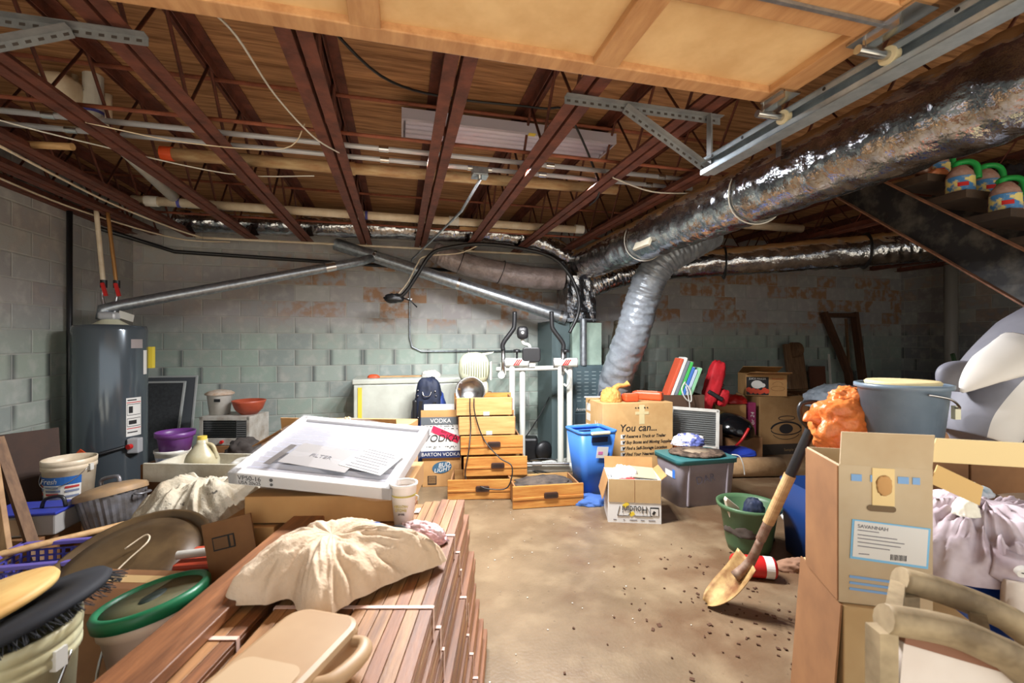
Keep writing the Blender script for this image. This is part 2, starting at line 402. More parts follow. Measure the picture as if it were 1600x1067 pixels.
for p, q, r in (((.055, 0, 0), (.09, 0, 0), .02), ((-.09, 0, 0), (-.055, 0, 0), .02), ((0, 0, -.09), (.0, 0, -.06), .014)): MB().cyl(p, q, r).obj('connector', STEEL, t)
t = thing('electrical_conduit', 'thin conduit dropping from the junction box and down the block wall to the furnace', 'conduit')
MB().tube([(.57, 3.24, 2.68), (.5, 3.7, 2.58), (.16, 5.9, 2.56), (.13, 5.965, 2.45), (.13, 5.97, 1.55), (.16, 5.97, 1.43), (.28, 5.97, 1.37), (1.9, 5.97, 1.37)], .011, 10).obj('conduit_pipe', GALV, t)
MB().box((.13, 5.975, 2.05), (.06, .02, .02)).box((.9, 5.975, 1.37), (.02, .02, .06)).obj('strap', STEEL, t)
TANP = mat('rusty_pipe', (206, 180, 138), .5, 0, (170, 126, 86), 7, (.6, 3, 3))
t = thing('drain_pipe', 'tan stained pipe with an orange cap lying across the joists', 'pipe')
MB().tube([(-1.53, 3.56, 2.79), (1.83, 3.56, 2.82)], .042, 18).obj('pipe', TANP, t)
MB().cyl((-1.58, 3.56, 2.79), (-1.51, 3.56, 2.79), .047).obj('end_cap', ORG, t)
MB().cyl((-.42, 3.56, 2.8), (-.32, 3.56, 2.8), .048).obj('coupling', TANP, t)
t = thing('drain_pipe', 'white plastic waste pipe across the joists in front of the back foil duct', 'pipe')
MB().tube([(-2.3, 4.68, 2.76), (2.0, 4.68, 2.75)], .04, 18).obj('pipe', PVC, t)
for x in (-2.2, -.45, .5, 1.9): MB().cyl((x, 4.68, 2.757), (x+.1, 4.68, 2.757), .047).obj('coupling', WHT, t)
for x in (-1.95, -.33): MB().cyl((x, 4.68, 2.757), (x+.025, 4.68, 2.757), .042).obj('purple_primer_ring', mat('primer', (70, 70, 150), .5), t)
t = thing('drain_pipe', 'fat grey-white waste pipe sloping down along the joist near the water heater', 'pipe')
MB().tube([(-1.92, 3.25, 2.97), (-1.97, 4.64, 2.8)], .047, 18).obj('pipe', WHT, t)
MB().lump((.2, .26, .1), (-1.93, 3.22, 2.97), sub=3, amp=.02, fold=0, base=False).obj('trap', PVC, t)
t = thing('drain_pipe', 'upright white pipe stub with a blue ring going up through the plywood', 'pipe')
MB().cyl((-1.81, 3.27, 2.82), (-1.81, 3.27, 3.12), .05).obj('pipe', WHT, t)
MB().cyl((-1.81, 3.27, 2.9), (-1.81, 3.27, 3.0), .058).obj('coupling', WHT, t)
MB().cyl((-1.81, 3.27, 2.885), (-1.81, 3.27, 2.9), .058).obj('primer_ring', mat('primer', (70, 70, 150), .5), t)
pipe('water_pipe', 'thin cream pipe beside the upright stub, on the wall side', 'pipe', [(-1.9, 3.28, 2.86), (-1.915, 3.29, 3.12)], .016, PVC)
pipe('water_pipe', 'thin cream pipe beside the upright stub, on the room side', 'pipe', [(-1.715, 3.24, 2.76), (-1.715, 3.24, 3.0)], .018, PVC)
pipe('wooden_stick', 'short cream stick lying aslant on the joist near the water heater', 'stick', [(-2.42, 3.5, 2.74), (-2.0, 3.42, 2.73)], .022, TIMB)
pipe('water_pipe', 'white plastic pipe across the joists beyond the big foil duct', 'pipe', [(2.75, 4.2, 2.8), (4.5, 4.2, 2.8)], .045, PVC)
t = thing('drain_pipe', 'short cream waste pipe with a round cleanout cap beyond the grey flexible duct', 'pipe')
MB().tube([(3.3, 5.2, 2.66), (4.9, 5.2, 2.66)], .06, 18).obj('pipe', PVC, t)
MB().cyl((3.85, 5.08, 2.68), (3.85, 5.2, 2.68), .075).obj('cleanout_cap', WHT, t)
pipe('black_drain_pipe', 'black iron pipe along the top of the block wall', 'pipe', [(XL+.06, 5.3, 2.62), (-2.6, 5.85, 2.56), (-2.5, 5.93, 2.53), (2.0, 5.93, 2.40)], .022, BLK)
pipe('black_drain_pipe', 'upright black pipe on the block wall beside the water heater', 'pipe', [(-2.89, 4.9, 0), (-2.89, 4.9, 2.69)], .022, BLK)
pipe('grey_vent_pipe', 'tall grey pipe standing by the dark side wall behind the dolphin', 'pipe', [(8.25, 5.05, 0), (8.25, 5.05, 2.72)], .085, mat('grey_pvc', (150, 148, 142), .5))
def cable(label, pts, r=.006, m=None, name='electric_cable'):
    return pipe(name, label, 'cable', pts, r, m or WHT, n=8, smooth=6)
cable('white cable hanging in a curve from the garage door to the joists', [(-.6, 1.6, 2.56), (-.58, 1.84, 2.62), (-.567, 2.32, 2.66), (-.464, 2.69, 2.64), (-.36, 2.93, 2.66)], .0045)
cable('white cable draped along the joists toward the water heater', [(-2.7, 2.7, 2.68), (-2.3, 3.0, 2.73), (-1.9, 3.2, 2.7), (-1.2, 3.6, 2.7), (-.6, 3.5, 2.7)], .0045)
cable('cream cable along the joist nearest the block wall', [(-2.72, 2.6, 2.67), (-2.75, 3.8, 2.66), (-2.74, 4.8, 2.66), (-2.4, 5.7, 2.64), (-1.9, 5.82, 2.65)], .008, PVC)
cable('second cream cable along the joists over the water heater', [(-2.3, 3.3, 2.66), (-2.35, 4.4, 2.66), (-2.25, 5.3, 2.66), (-2.1, 5.6, 2.64)], .009, PVC)
cable('cream pipe running along the foot of the joists by the block wall', [(-2.2, 5.7, 2.66), (-.5, 5.72, 2.665), (2.0, 5.7, 2.655)], .014, PVC)
cable('thin tan cable looped on the joist over the flooring stack', [(-1.64, 2.9, 2.68), (-1.2, 3.0, 2.66), (-.7, 3.05, 2.7), (-.55, 2.9, 2.8)], .0035, PVC)
cable('dark cable crossing the plywood above the fluorescent light', [(-.4, 2.2, 3.04), (-.1, 2.6, 2.98), (.3, 2.86, 3.05), (.9, 2.84, 3.05), (1.1, 2.8, 3.0), (1.5, 3.2, 2.7), (1.6, 3.6, 2.68)], .008, BLK)
cable('thin white cable crossing the joists beside the door track', [(1.49, 2.95, 2.68), (1.9, 3.1, 2.66), (2.3, 3.1, 2.68)], .006)
t = thing('wooden_board', 'pale offcut board lying across the joists over the back duct', 'board', (1.1, 5.0, 2.76), 0)
MB().box((0, 0, 0), (.9, .09, .03)).obj('board', TIMB, t)

# fluorescent strip light between the joists
LAV = mat('lamp_reflector', (176, 170, 182), .5)
LT = mat('lamp_tube', (206, 198, 214), .5)
t = thing('fluorescent_light', 'long white fluorescent strip light between the joists', 'ceiling light', (.77, 3.12, 2.94))
MB().box((0, .15, .03), (1.5, .012, .07)).box((0, -.15, .03), (1.5, .012, .07)).box((0, 0, .06), (1.5, .3, .012)).box((-.75, 0, .03), (.012, .31, .075)).box((.75, 0, .03), (.012, .31, .075)).box((0, -.145, -.003), (1.5, .03, .006)).obj('housing', LAV, t)
for yy in (-.1, -.035, .03, .095):
    MB().tube([(-.73, yy, .012), (.73, yy, .012)], .024, 16).obj('lamp_tube', LT, t)
MB().box((.12, -.145, -.008), (.05, .04, .003)).obj('yellow_tag', mat('yellow', (222, 196, 60), .5), t)
MB().cyl((-.6, .1, .06), (-.6, .1, .17), .012).cyl((.6, .1, .06), (.6, .1, .17), .012).obj('hanger_rod', STEEL, t)
for k in range(8):      # added fill spots hung below the unlit tubes to brighten the room
    al = bpy.data.lights.new('fill_spot', 'SPOT'); al.spot_size = R(172); al.spot_blend = .6; al.shadow_soft_size = 0; al.energy = FILL_W; al.color = (.98, .98, 1)
    ao = bpy.data.objects.new('fill_spot', al); C.objects.link(ao); ao.parent = t; ao.location = (-.63+.18*k, (-.1, .06)[k % 2], -.25)

# ------------------------------------------------------------------ overhead garage door
DZ = 2.45
t = thing('garage_door', 'raised wooden panel garage door hanging level overhead', 'garage door', (0, 0, DZ))
edges = [1.49, 1.03, .55, .07, -.41]
stx = [-1.66, -.88, -.1, .69, 1.46]
for yb_, ya_ in zip(edges, edges[1:]):
    MB().box((-.1, (ya_+yb_)/2, .03), (3.1, yb_-ya_-.02, .006)).obj('panel', DOORP, t)
    for yy in (yb_-.036, ya_+.036):
        MB().box((-.1, yy, .0175), (3.12, .068, .035)).obj('rail', DOORW, t, bevel=.004)
    for i, x in enumerate(stx):
        xx = x+(.045 if i == 0 else -.045 if i == 4 else 0)
        MB().box((xx, (ya_+yb_)/2, .0165), (.09, yb_-ya_-.137, .033)).obj('stile', mat('door_stile', (198, 152, 104), .6, 0, (172, 124, 80), 4, (6, 1, 6)), t, bevel=.003)
MB().box((.1, 1.025, -.006), (2.6, .012, .01)).obj('strut', GALV, t)
for yy, big in ((1.43, 1), (1.03, 0), (.07, 0)):
    h = MB().box((1.43, yy, -.006), (.09, .1 if big else .2, .008)).box((1.43, yy+.05, -.03), (.07, .008, .05)).box((1.40, yy, -.02), (.006, .1, .03)).cyl((1.37, yy+.05, -.05), (1.49, yy+.05, -.05), .014).obj('hinge_bracket', STEEL, t)
    MB().cyl((1.488, yy+.05, -.05), (1.512, yy+.05, -.05), .028).obj('roller', mat('roller', (210, 196, 160), .4), h)
TRK = mat('track_steel', (176, 188, 196), .4, .6, (150, 162, 172), 12)
t = thing('door_track', 'pale steel garage door track running along beside the big foil duct', 'track', (1.53, 0, 2.39))
mb = MB(); ya, yb = -.45, 1.99; ym = (ya+yb)/2; ln = yb-ya
mb.box((.012, ym, 0), (.004, ln, .075)).box((-.012, ym, .037), (.048, ln, .004)).box((-.012, ym, -.037), (.048, ln, .004)).box((-.034, ym, .026), (.004, ln, .022)).box((-.034, ym, -.026), (.004, ln, .022)).box((.03, ym, -.03), (.035, ln, .004))
mb.obj('channel', TRK, t)
for yy in (.3, .9, 1.3, 1.7, 1.9): MB().cyl((-.037, yy, .026), (-.03, yy, .026), .007, n=8).obj('bolt', BLK, t)
def perf(mb, p, q, side=(0, -1, 0), wd=.034):
    """slotted angle: two legs and dark slots on each"""
    p, q = Vector(p), Vector(q); s = Vector(side).normalized(); d = (q-p).normalized(); o = s.cross(d).normalized()
    mb.mi = 0; mb.bar(p, q, .003, wd, o); mb.bar(p+s*wd/2+o*wd/2, q+s*wd/2+o*wd/2, wd, .003, o)
    mb.mi = 1; n = int((q-p).length/.04)
    for i in range(n):
        c = p+d*(.02+.04*i)
        mb.bar(c-d*.009-s*.0, c+d*.009-s*.0, .0042, .011, o)
PERF = [mat('slotted_steel', (150, 152, 154), .5, .3, (124, 126, 130), 10), mat('slot', (70, 62, 58), .8)]
t = thing('track_hanger', 'slotted steel angle hanger holding up the end of the door track', 'hanger')
for nm, p, q in (('crossbar', (.76, 2.0, 2.645), (1.62, 2.0, 2.645)), ('upright', (1.55, 1.99, 2.36), (1.55, 1.99, 2.66)), ('brace', (1.06, 1.985, 2.63), (1.54, 1.985, 2.37))):
    mb = MB(); perf(mb, p, q, (0, -1, 0)); mb.obj(nm, PERF, t)
t = thing('track_hanger', 'slotted steel angle bar and brace under the joists above the old stepladder', 'hanger')
for nm, p, q in (('crossbar', (-1.9, 2.0, 2.645), (-.93, 2.0, 2.645)), ('brace', (-1.75, 1.97, 2.38), (-1.16, 1.985, 2.63))):
    mb = MB(); perf(mb, p, q, (0, -1, 0)); mb.obj(nm, PERF, t)
t = thing('steel_strap', 'flat steel strap hanging from the joists behind the track hanger', 'strap')
MB().box((2.09, 2.1, 2.85), (.004, .035, .6)).obj('strap', GALV, t)

# ------------------------------------------------------------------ ducts
TANREFL = mat('foil_ceiling_tint', (150, 112, 76), .7, .1, (176, 140, 100), 6)  # foil in the tan of the plywood it would reflect
def foil_mat():
    m = FOIL; nt = m.node_tree; b = nt.nodes['Principled BSDF']
    g = nt.nodes.new('ShaderNodeNewGeometry'); s = nt.nodes.new('ShaderNodeSeparateXYZ'); nt.links.new(g.outputs['True Normal'], s.inputs[0])
    n = nt.nodes.new('ShaderNodeTexNoise'); n.inputs['Scale'].default_value = 12
    ad = nt.nodes.new('ShaderNodeMath'); ad.operation = 'MULTIPLY_ADD'; nt.links.new(n.outputs[0], ad.inputs[0]); ad.inputs[1].default_value = .5; nt.links.new(s.outputs[2], ad.inputs[2])
    mr = nt.nodes.new('ShaderNodeMapRange'); mr.inputs[1].default_value = .62; mr.inputs[2].default_value = .85; nt.links.new(ad.outputs[0], mr.inputs[0])
    old = b.inputs['Base Color'].links[0].from_socket
    mx = nt.nodes.new('ShaderNodeMix'); mx.data_type = 'RGBA'; nt.links.new(mr.outputs[0], mx.inputs[0]); nt.links.new(old, mx.inputs[6]); mx.inputs[7].default_value = (*lin((176, 136, 90)), 1)
    nt.links.new(mx.outputs[2], b.inputs['Base Color'])
    for sk, lo, hi in (('Metallic', .97, .05), ('Roughness', .13, .75)):
        r = nt.nodes.new('ShaderNodeMapRange'); r.inputs[3].default_value = lo; r.inputs[4].default_value = hi
        nt.links.new(mr.outputs[0], r.inputs[0]); nt.links.new(r.outputs[0], b.inputs[sk])
foil_mat()      # tan painted on upward faces, standing in for the plywood ceiling's reflection
t = thing('main_duct', 'big foil wrapped duct running under the joists from overhead to the furnace', 'duct')
pts = [(2.3, -.4+.0235*i, 2.49) for i in range(248)]+[(2.28, 5.46, 2.44), (2.24, 5.5, 2.34)]
MB().tube(pts, .195, 72, wob=.05, wf=9, seed=3, ribs=.045).obj('duct_sleeve', FOIL, t)
for y in (1.0, 2.5, 3.9): MB().tube([(2.3+.208*math.cos(R(a)), y+.02*math.sin(R(a*2)), 2.49+.208*math.sin(R(a))) for a in range(-200, 21, 10)], .008, 6, flat=.5).obj('strap', WHT, t)
MB().box((2.14, 3.62, 2.42), (.03, .26, .17), (0, R(25), 0)).obj('patch', mat('duct_patch', (196, 190, 170), .6), t, bevel=.004)
t = thing('foil_duct', 'foil duct lying above the joist feet along the back block wall', 'duct')
MB().tube([(-2.35, 5.62, 2.82), (-1.6, 5.66, 2.84), (-.48, 5.6, 2.86), (.6, 5.6, 2.87), (1.2, 5.58, 2.87), (1.75, 5.52, 2.78), (2.2, 5.5, 2.58)], .125, 36, wob=.07, wf=12, smooth=34, seed=9, ribs=.05).obj('duct_sleeve', FOIL, t)
t = thing('foil_duct', 'foil duct running from the furnace toward the head of the black stairs', 'duct')
MB().tube([(2.4, 5.3, 2.2), (2.75, 5.16, 2.34), (3.17, 4.87, 2.41), (4.28, 4.18, 2.46), (5.21, 3.69, 2.51), (5.6, 3.48, 2.54)], [.12, .14, .15, .165, .17, .17], 48, wob=.05, wf=11, smooth=40, seed=15, ribs=.06).obj('duct_sleeve', FOIL, t)
for p in ((3.72, 4.53, 2.43), (4.95, 3.83, 2.495)):
    MB().tube([(p[0]+.18*math.cos(R(a))*.5, p[1]+.18*math.cos(R(a))*.87, p[2]+.18*math.sin(R(a))) for a in range(0, 361, 15)], .02, 6, flat=.4).obj('hanger_strap', BLK, t)
t = thing('flexible_duct', 'fat grey flexible duct curving down behind the moving box', 'duct')
MB().tube([(3.4, 4.3, 2.7), (3.08, 4.32, 2.55), (2.82, 4.36, 2.4), (2.7, 4.44, 2.2), (2.65, 4.54, 1.96), (2.58, 4.66, 1.53), (2.52, 4.93, 1.01), (2.52, 5.0, .6), (2.52, 5.0, .3)], [.15, .17, .175, .175, .18, .19, .185, .18, .18], 48, wob=.03, wf=12, smooth=26, seed=4, ribs=.085).obj('duct_sleeve', FLEX, t)
t = thing('flexible_duct', 'narrower crinkled foil flexible duct rising behind the grey one', 'duct')
MB().tube([(2.86, 5.4, 1.75), (2.78, 5.34, 1.45), (2.72, 5.3, 1.15), (2.74, 5.3, .6), (2.76, 5.3, .2)], .1, 30, wob=.14, wf=16, smooth=14, seed=6).obj('duct_sleeve', mat('gold_foil', (176, 164, 140), .3, .8, (120, 104, 80), 20, bump=.8), t)
t = thing('flexible_duct', 'sagging grey flexible duct elbow against the back wall behind the slanting flue', 'duct')
MB().tube([(.42, 5.7, 2.64), (.55, 5.68, 2.57), (.9, 5.62, 2.45), (1.5, 5.5, 2.33), (2.05, 5.45, 2.3)], [.12, .135, .14, .14, .13], 36, wob=.03, wf=13, smooth=24, seed=8, ribs=.06).obj('duct_sleeve', mat('grey_duct2', (164, 150, 148), .4, .15, (132, 120, 116), 8, bump=.4, bscale=30), t)
for p in ((.75, 5.65, 2.51), (1.25, 5.55, 2.38)): MB().tube([(p[0]+.05*math.sin(R(a)), p[1]+.15*math.cos(R(a)), p[2]+.145*math.sin(R(a))) for a in range(0, 361, 20)], .005, 6).obj('tie', BLK, t)

# black cable bundle looping over the flue
t = thing('cable_bundle', 'thick black cable bundle looping from the wall over the slanting flue', 'cable')
MB().tube([(-.07, 5.38, 2.01), (.05, 5.34, 2.05), (.2, 5.3, 2.27), (.33, 5.27, 2.48), (.5, 5.24, 2.58), (1.0, 5.16, 2.64), (1.66, 5.03, 2.53), (1.93, 4.98, 2.32), (2.05, 4.95, 2.05), (2.05, 4.95, 1.83), (1.95, 4.97, 1.6)], .022, 10, smooth=8, wob=.2, wf=14).obj('cable', BLK, t)
MB().lump((.2, .1, .05), (-.06, 5.38, 2.0), sub=3, amp=.3, fold=.3, seed=2, base=False).tube([(.0, 5.37, 2.02), (.12, 5.35, 1.98), (.2, 5.34, 1.9)], .008).obj('taped_end', BLK, t)
MB().tube([(-.03, 5.4, 2.03), (.1, 5.38, 2.2), (.2, 5.36, 2.4), (.3, 5.34, 2.5), (.7, 5.3, 2.55), (.95, 5.2, 2.66)], .008, 8, smooth=6).obj('cream_wire', PVC, t)

# galvanised flue pipes
t = thing('flue_pipe', 'wide galvanised flue slanting down across the block wall to the furnace', 'flue pipe')
MB().cyl((-.75, 5.78, 2.68), (2.03, 5.3, 1.79), .075, n=28).obj('pipe', GALV, t)
for f in (.16, .52, .97):
    p = Vector((-.75, 5.78, 2.68)).lerp(Vector((2.03, 5.3, 1.79)), f); q = Vector((-.75, 5.78, 2.68)).lerp(Vector((2.03, 5.3, 1.79)), f+.012); MB().cyl(p, q, .079, n=28).obj('joint_ring', STEEL, t)
t = thing('flue_pipe', 'thin galvanised flue rising aslant from the water heater', 'flue pipe')
MB().tube([(-2.6, 4.83, 1.7), (-2.6, 4.84, 1.79), (-2.5, 4.88, 1.83), (-.75, 5.5, 2.36), (-.45, 5.6, 2.45), (-.3, 5.68, 2.52)], .052, 22).obj('pipe', GALV, t)
MB().cyl((-.82, 5.475, 2.34), (-.72, 5.51, 2.37), .056).obj('joint_ring', STEEL, t)

# ------------------------------------------------------------------ water heater
TANK = mat('tank_grey', (84, 92, 98), .16, .35)
t = thing('water_heater', 'tall dark grey gas water heater in the block corner', 'water heater', (-2.535, 4.82, 0))
MB().lathe([(0, .02), (.255, .02), (.265, .05), (.265, 1.6), (.255, 1.64), (.1, 1.655), (0, 1.655)], 48).obj('tank', TANK, t)
MB().cyl((0, 0, 1.652), (0, 0, 1.7), .13, .06).obj('draft_hood', CREAM, t)
for s, m in ((-.08, 'water_supply_hose'), (.02, 'water_outlet_hose')):
    MB().tube([(s*.7, .02, 1.65), (s*.6, .03, 1.75), (s*1.1, .04, 1.9), (s, .05, 2.0)], .014, 10, smooth=6).obj(m, STEEL, t)
MB().tube([(-.08, .05, 2.0), (-.1, .04, 2.3), (-.12, .02, 2.68)], .02, 10, smooth=4).obj('cream_riser', PVC, t)
MB().tube([(.02, .05, 2.0), (-.01, .05, 2.3), (-.05, .05, 2.68)], .016, 10, smooth=4).obj('copper_riser', mat('copper', (176, 128, 74), .4, .5), t)
for x in (-.08, .02):
    v = MB().cyl((x, .05, 1.99), (x, .05, 2.06), .026).obj('shutoff_valve', BLK, t)
    MB().box((x+.03, .0, 1.97), (.025, .02, .12), (0, R(-14), 0)).obj('red_lever', RED, v)
def curved_label(r, z0, z1, a0, a1, m, name, parent):
    mb = MB(); n = 8; ro = []
    for i in range(n+1):
        a = R(a0+(a1-a0)*i/n); ro.append([mb.bm.verts.new((r*math.cos(a), r*math.sin(a), z)) for z in (z0, z1)])
    for p, q in zip(ro, ro[1:]): mb.bm.faces.new((p[0], q[0], q[1], p[1]))
    return mb.obj(name, m, parent)
LBL = WPRINT
curved_label(.2665, .66, 1.0, -40, -12, LBL, 'warning_label', t)
for z0, z1, a0, a1, m in ((.955, .962, -39, -13, RED), (.845, .945, -38.5, -13.5, DRK), (.85, .94, -38, -14, LBL), (.865, .925, -36, -29, DRK), (.87, .92, -25, -17, RED), (.745, .82, -38.5, -13.5, DRK), (.75, .815, -38, -14, LBL), (.765, .8, -36, -22, DRK), (.725, .732, -39, -13, RED), (.69, .7, -38, -20, DRK), (.975, .985, -38, -22, DRK), (1.2, 1.42, -6, 6, LBL)):
    curved_label(.2672 if m is not LBL or z1 > 1.1 else .2678, z0, z1, a0, a1, m, 'label_print', t) if m is not DRK or z1-z0 > .07 else curved_label(.2684, z0, z1, a0, a1, m, 'label_print', t)
curved_label(.2666, 1.44, 1.52, -32, -8, mat('rating_plate', (150, 140, 138), .5), 'rating_plate', t)
MB().box((.26, -.15, .58), (.09, .08, .13)).obj('gas_control', mat('control_grey', (170, 170, 172), .5), t, bevel=.01)
MB().cyl((.25, -.19, .58), (.24, -.22, .58), .022).obj('red_knob', RED, t)
MB().box((.16, -.26, .2), (.06, .04, .16)).obj('burner_cover', mat('cover', (72, 78, 84), .5), t)
MB().tube([(-.3, -.09, .46), (-.16, -.27, .5), (.04, -.3, .54), (.22, -.18, .58)], .016, 8, smooth=5).obj('gas_pipe', BLK, t)
MB().box((-.04, -.32, .54), (.09, .01, .09), (0, R(40), 0)).obj('orange_tag', ORG, t)
MB().box((.12, .0, 1.73), (.12, .004, .07), (R(20), R(20), 0)).obj('paper_tag', LBL, t)
MB().box((.0, -.02, 1.73), (.14, .1, .07)).obj('flue_tape', mat('silver_tape', (190, 192, 196), .35, .4), t, bevel=.02)
MB().box((.25, .12, 1.35), (.06, .05, .2)).obj('yellow_valve_tag', mat('yellow', (222, 196, 60), .5), t)

# ------------------------------------------------------------------ furnace
FUR = mat('furnace_grey', (84, 102, 108), .45, 0, (72, 88, 94), 5)
PALE = mat('pale_sheet', (168, 190, 176), .5, .1, (150, 172, 160), 6)
t = thing('furnace', 'dark grey furnace with a pale coil cabinet under the big foil duct', 'furnace', (2.1, 5.22, 0))
MB().box((.25, .28, .6), (.5, .56, 1.2)).obj('cabinet', FUR, t, bevel=.006)
MB().box((-.12, .42, .88), (.24, .6, 1.76)).obj('return_air_box', mat('return_box', (78, 94, 96), .5), t, bevel=.005)
MB().box((.25, -.006, .9), (.47, .012, .56)).obj('louvred_door', FUR, t, bevel=.004)
mb = MB()
for cx in (.07, .17, .27, .37):
    for k in range(9): mb.box((cx, -.0125, .76+.045*k), (.055, .002, .008))
mb.obj('louvre_slot', mat('slot_light', (150, 164, 166), .5), t)
MB().box((.25, -.006, .35), (.47, .012, .5)).obj('lower_door', mat('furnace_dark', (58, 72, 80), .45), t, bevel=.004)
text('Amana', .05, WPRINT, t, (.1, -.014, .655))
plate('rating_label', WPRINT, t, (.08, -.0135, .2), .08, .1); plate('rating_label', WPRINT, t, (.2, -.0135, .28), .1, .05)
MB().box((.22, .3, 1.47), (.4, .44, .54)).obj('coil_cabinet', PALE, t, bevel=.005)
MB().cyl((.14, .02, 1.2), (.14, .02, 1.78), .045).obj('vent_pipe', GALV, t)
t = thing('supply_plenum', 'crinkled foil covered plenum box between the furnace and the big duct', 'plenum', (2.24, 5.48, 1.75))
mb = MB().box((0, 0, .29), (.38, .38, .58)); bmesh.ops.subdivide_edges(mb.bm, edges=mb.bm.edges[:], cuts=14, use_grid_fill=True)
for v in mb.bm.verts:
    if v.co.z > .002: v.co += Vector((noise.noise(v.co*14), noise.noise(v.co*14+Vector((5, 0, 0))), 0))*.016
mb.obj('foil_casing', FOIL, t, smooth=False)
MB().box((0, 0, .03), (.4, .4, .02)).obj('flange', GALV, t)

# ------------------------------------------------------------------ along the back wall, water heater side
SCRN = mat('insect_screen', (44, 46, 48), .7, 0, (58, 60, 62), 30)
def leaning(name, label, cat, p, wd, ht, th, lean, rz, m, frame=None, fw=.02, group=None):
    t = thing(name, label, cat, p, group=group, rot=(-lean, 0, rz))
    MB().box((0, 0, ht/2), (wd, th*.5, ht)).obj('sheet', m, t)
    if frame:
        MB().box((-wd/2, 0, ht/2), (fw, th, ht)).box((wd/2, 0, ht/2), (fw, th, ht)).box((0, 0, ht), (wd+fw, th, fw)).box((0, 0, fw/2), (wd+fw, th, fw)).obj('frame', frame, t, bevel=.002)
    return t
ALU = mat('aluminium', (196, 198, 196), .4, .4)
leaning('window_screen', 'taller grey window screen leaning against the block wall', 'window screen', (-2.58, 5.7, 0), .6, 1.12, .025, R(12), R(-2), mat('screen_grey', (74, 78, 82), .7), ALU)
leaning('window_screen', 'black window screen leaning in front of the grey one beside the water heater', 'window screen', (-2.62, 5.5, 0), .56, 1.08, .025, R(14), R(-5), SCRN, ALU)
carton('brown cardboard box holding up the toaster oven', spot(-2.77, 4.62, 0), .62, .42, .47, m=CARD2)
t = thing('toaster_oven', 'old grey toaster oven with a glass front and red knob', 'toaster oven', spot(-2.84, 4.6, .475), YA)
ENA = mat('oven_enamel', (186, 184, 176), .45, 0, (150, 142, 130), 8)
mb = MB().box((0, .17, .14), (.5, .006, .28)).box((-.247, 0, .14), (.008, .34, .28)).box((.247, 0, .14), (.008, .34, .28)).box((0, 0, .277), (.5, .34, .008)).box((0, 0, .025), (.5, .34, .05))
mb.box((0, -.17, .262), (.5, .012, .036)).box((-.232, -.17, .14), (.036, .012, .28)).box((.232, -.17, .14), (.03, .012, .28)).box((0, -.17, .035), (.5, .014, .07)); mb.obj('oven_body', ENA, t, bevel=.003)
MB().box((-.05, -.17, .16), (.33, .004, .18)).obj('glass_door', mat('dark_glass', (30, 32, 32), .1, spec=.6), t)
mb = MB()
for k in range(7): mb.box((-.05, -.174, .09+.022*k), (.32, .003, .003))
mb.obj('rack_wires', STEEL, t)
MB().box((.165, -.17, .16), (.1, .004, .18)).obj('control_panel', mat('oven_panel', (104, 106, 104), .5), t)
mb = MB()
for k in range(8): mb.box((.165, -.173, .085+.021*k), (.09, .003, .008))
mb.obj('vent_slots', BLK, t)
MB().cyl((-.02, -.2, .035), (-.02, -.177, .035), .016).obj('red_knob', RED, t)
t = thing('lidded_bucket', 'white enamel bucket with a rusty lid standing on the toaster oven', 'bucket', spot(-3.0, 4.6, .758), YA)
MB().lathe([(0, 0), (.09, 0), (.115, .2), (.122, .205), (.118, .21), (0, .21)], 32).obj('bucket_body', WHT, t)
MB().lathe([(.13, .2), (.132, .215), (.1, .235), (.03, .25), (0, .25)], 32).obj('lid', mat('rusty_lid', (150, 120, 92), .6, 0, (206, 200, 188), 7), t)
MB().box((.045, -.112, .15), (.06, .006, .03)).obj('handle_bracket', BLK, t)
t = thing('mixing_bowl', 'wide terracotta coloured bowl standing on the toaster oven', 'bowl', spot(-2.7, 4.6, .758))
MB().lathe([(0, .0), (.075, 0), (.125, .05), (.152, .12), (.157, .14), (.152, .142), (.12, .055), (.065, .015), (0, .012)], 40).obj('bowl_body', mat('terracotta', (176, 84, 58), .45, 0, (150, 66, 44), 5), t)

carton('tan cardboard box under the purple flower pot', spot(-2.66, 3.64, 0), .44, .34, .545, m=CARD2)
t = thing('plastic_tub', 'white tub with a blue band under the purple pot', 'tub', spot(-2.65, 3.5, .548), YA)
MB().lathe([(0, 0), (.1, 0), (.115, .09), (.12, .095), (.12, .115), (.112, .115), (.098, .01), (0, .01)], 36).obj('tub_body', WHT, t)
MB().lathe([(.1035, .015), (.1115, .065)], 36).obj('blue_band', mat('blue_band', (70, 110, 170), .5, 0, (220, 224, 228), 14), t)
t = thing('flower_pot', 'purple plastic flower pot standing in the white tub', 'flower pot', spot(-2.63, 3.5, .62), YA)
MB().lathe([(0, .0), (.085, 0), (.108, .13), (.112, .13), (.132, .145), (.134, .18), (.126, .18), (.118, .15), (.1, .03), (0, .02)], 40).obj('pot_body', mat('purple_plastic', (92, 44, 110), .4), t)

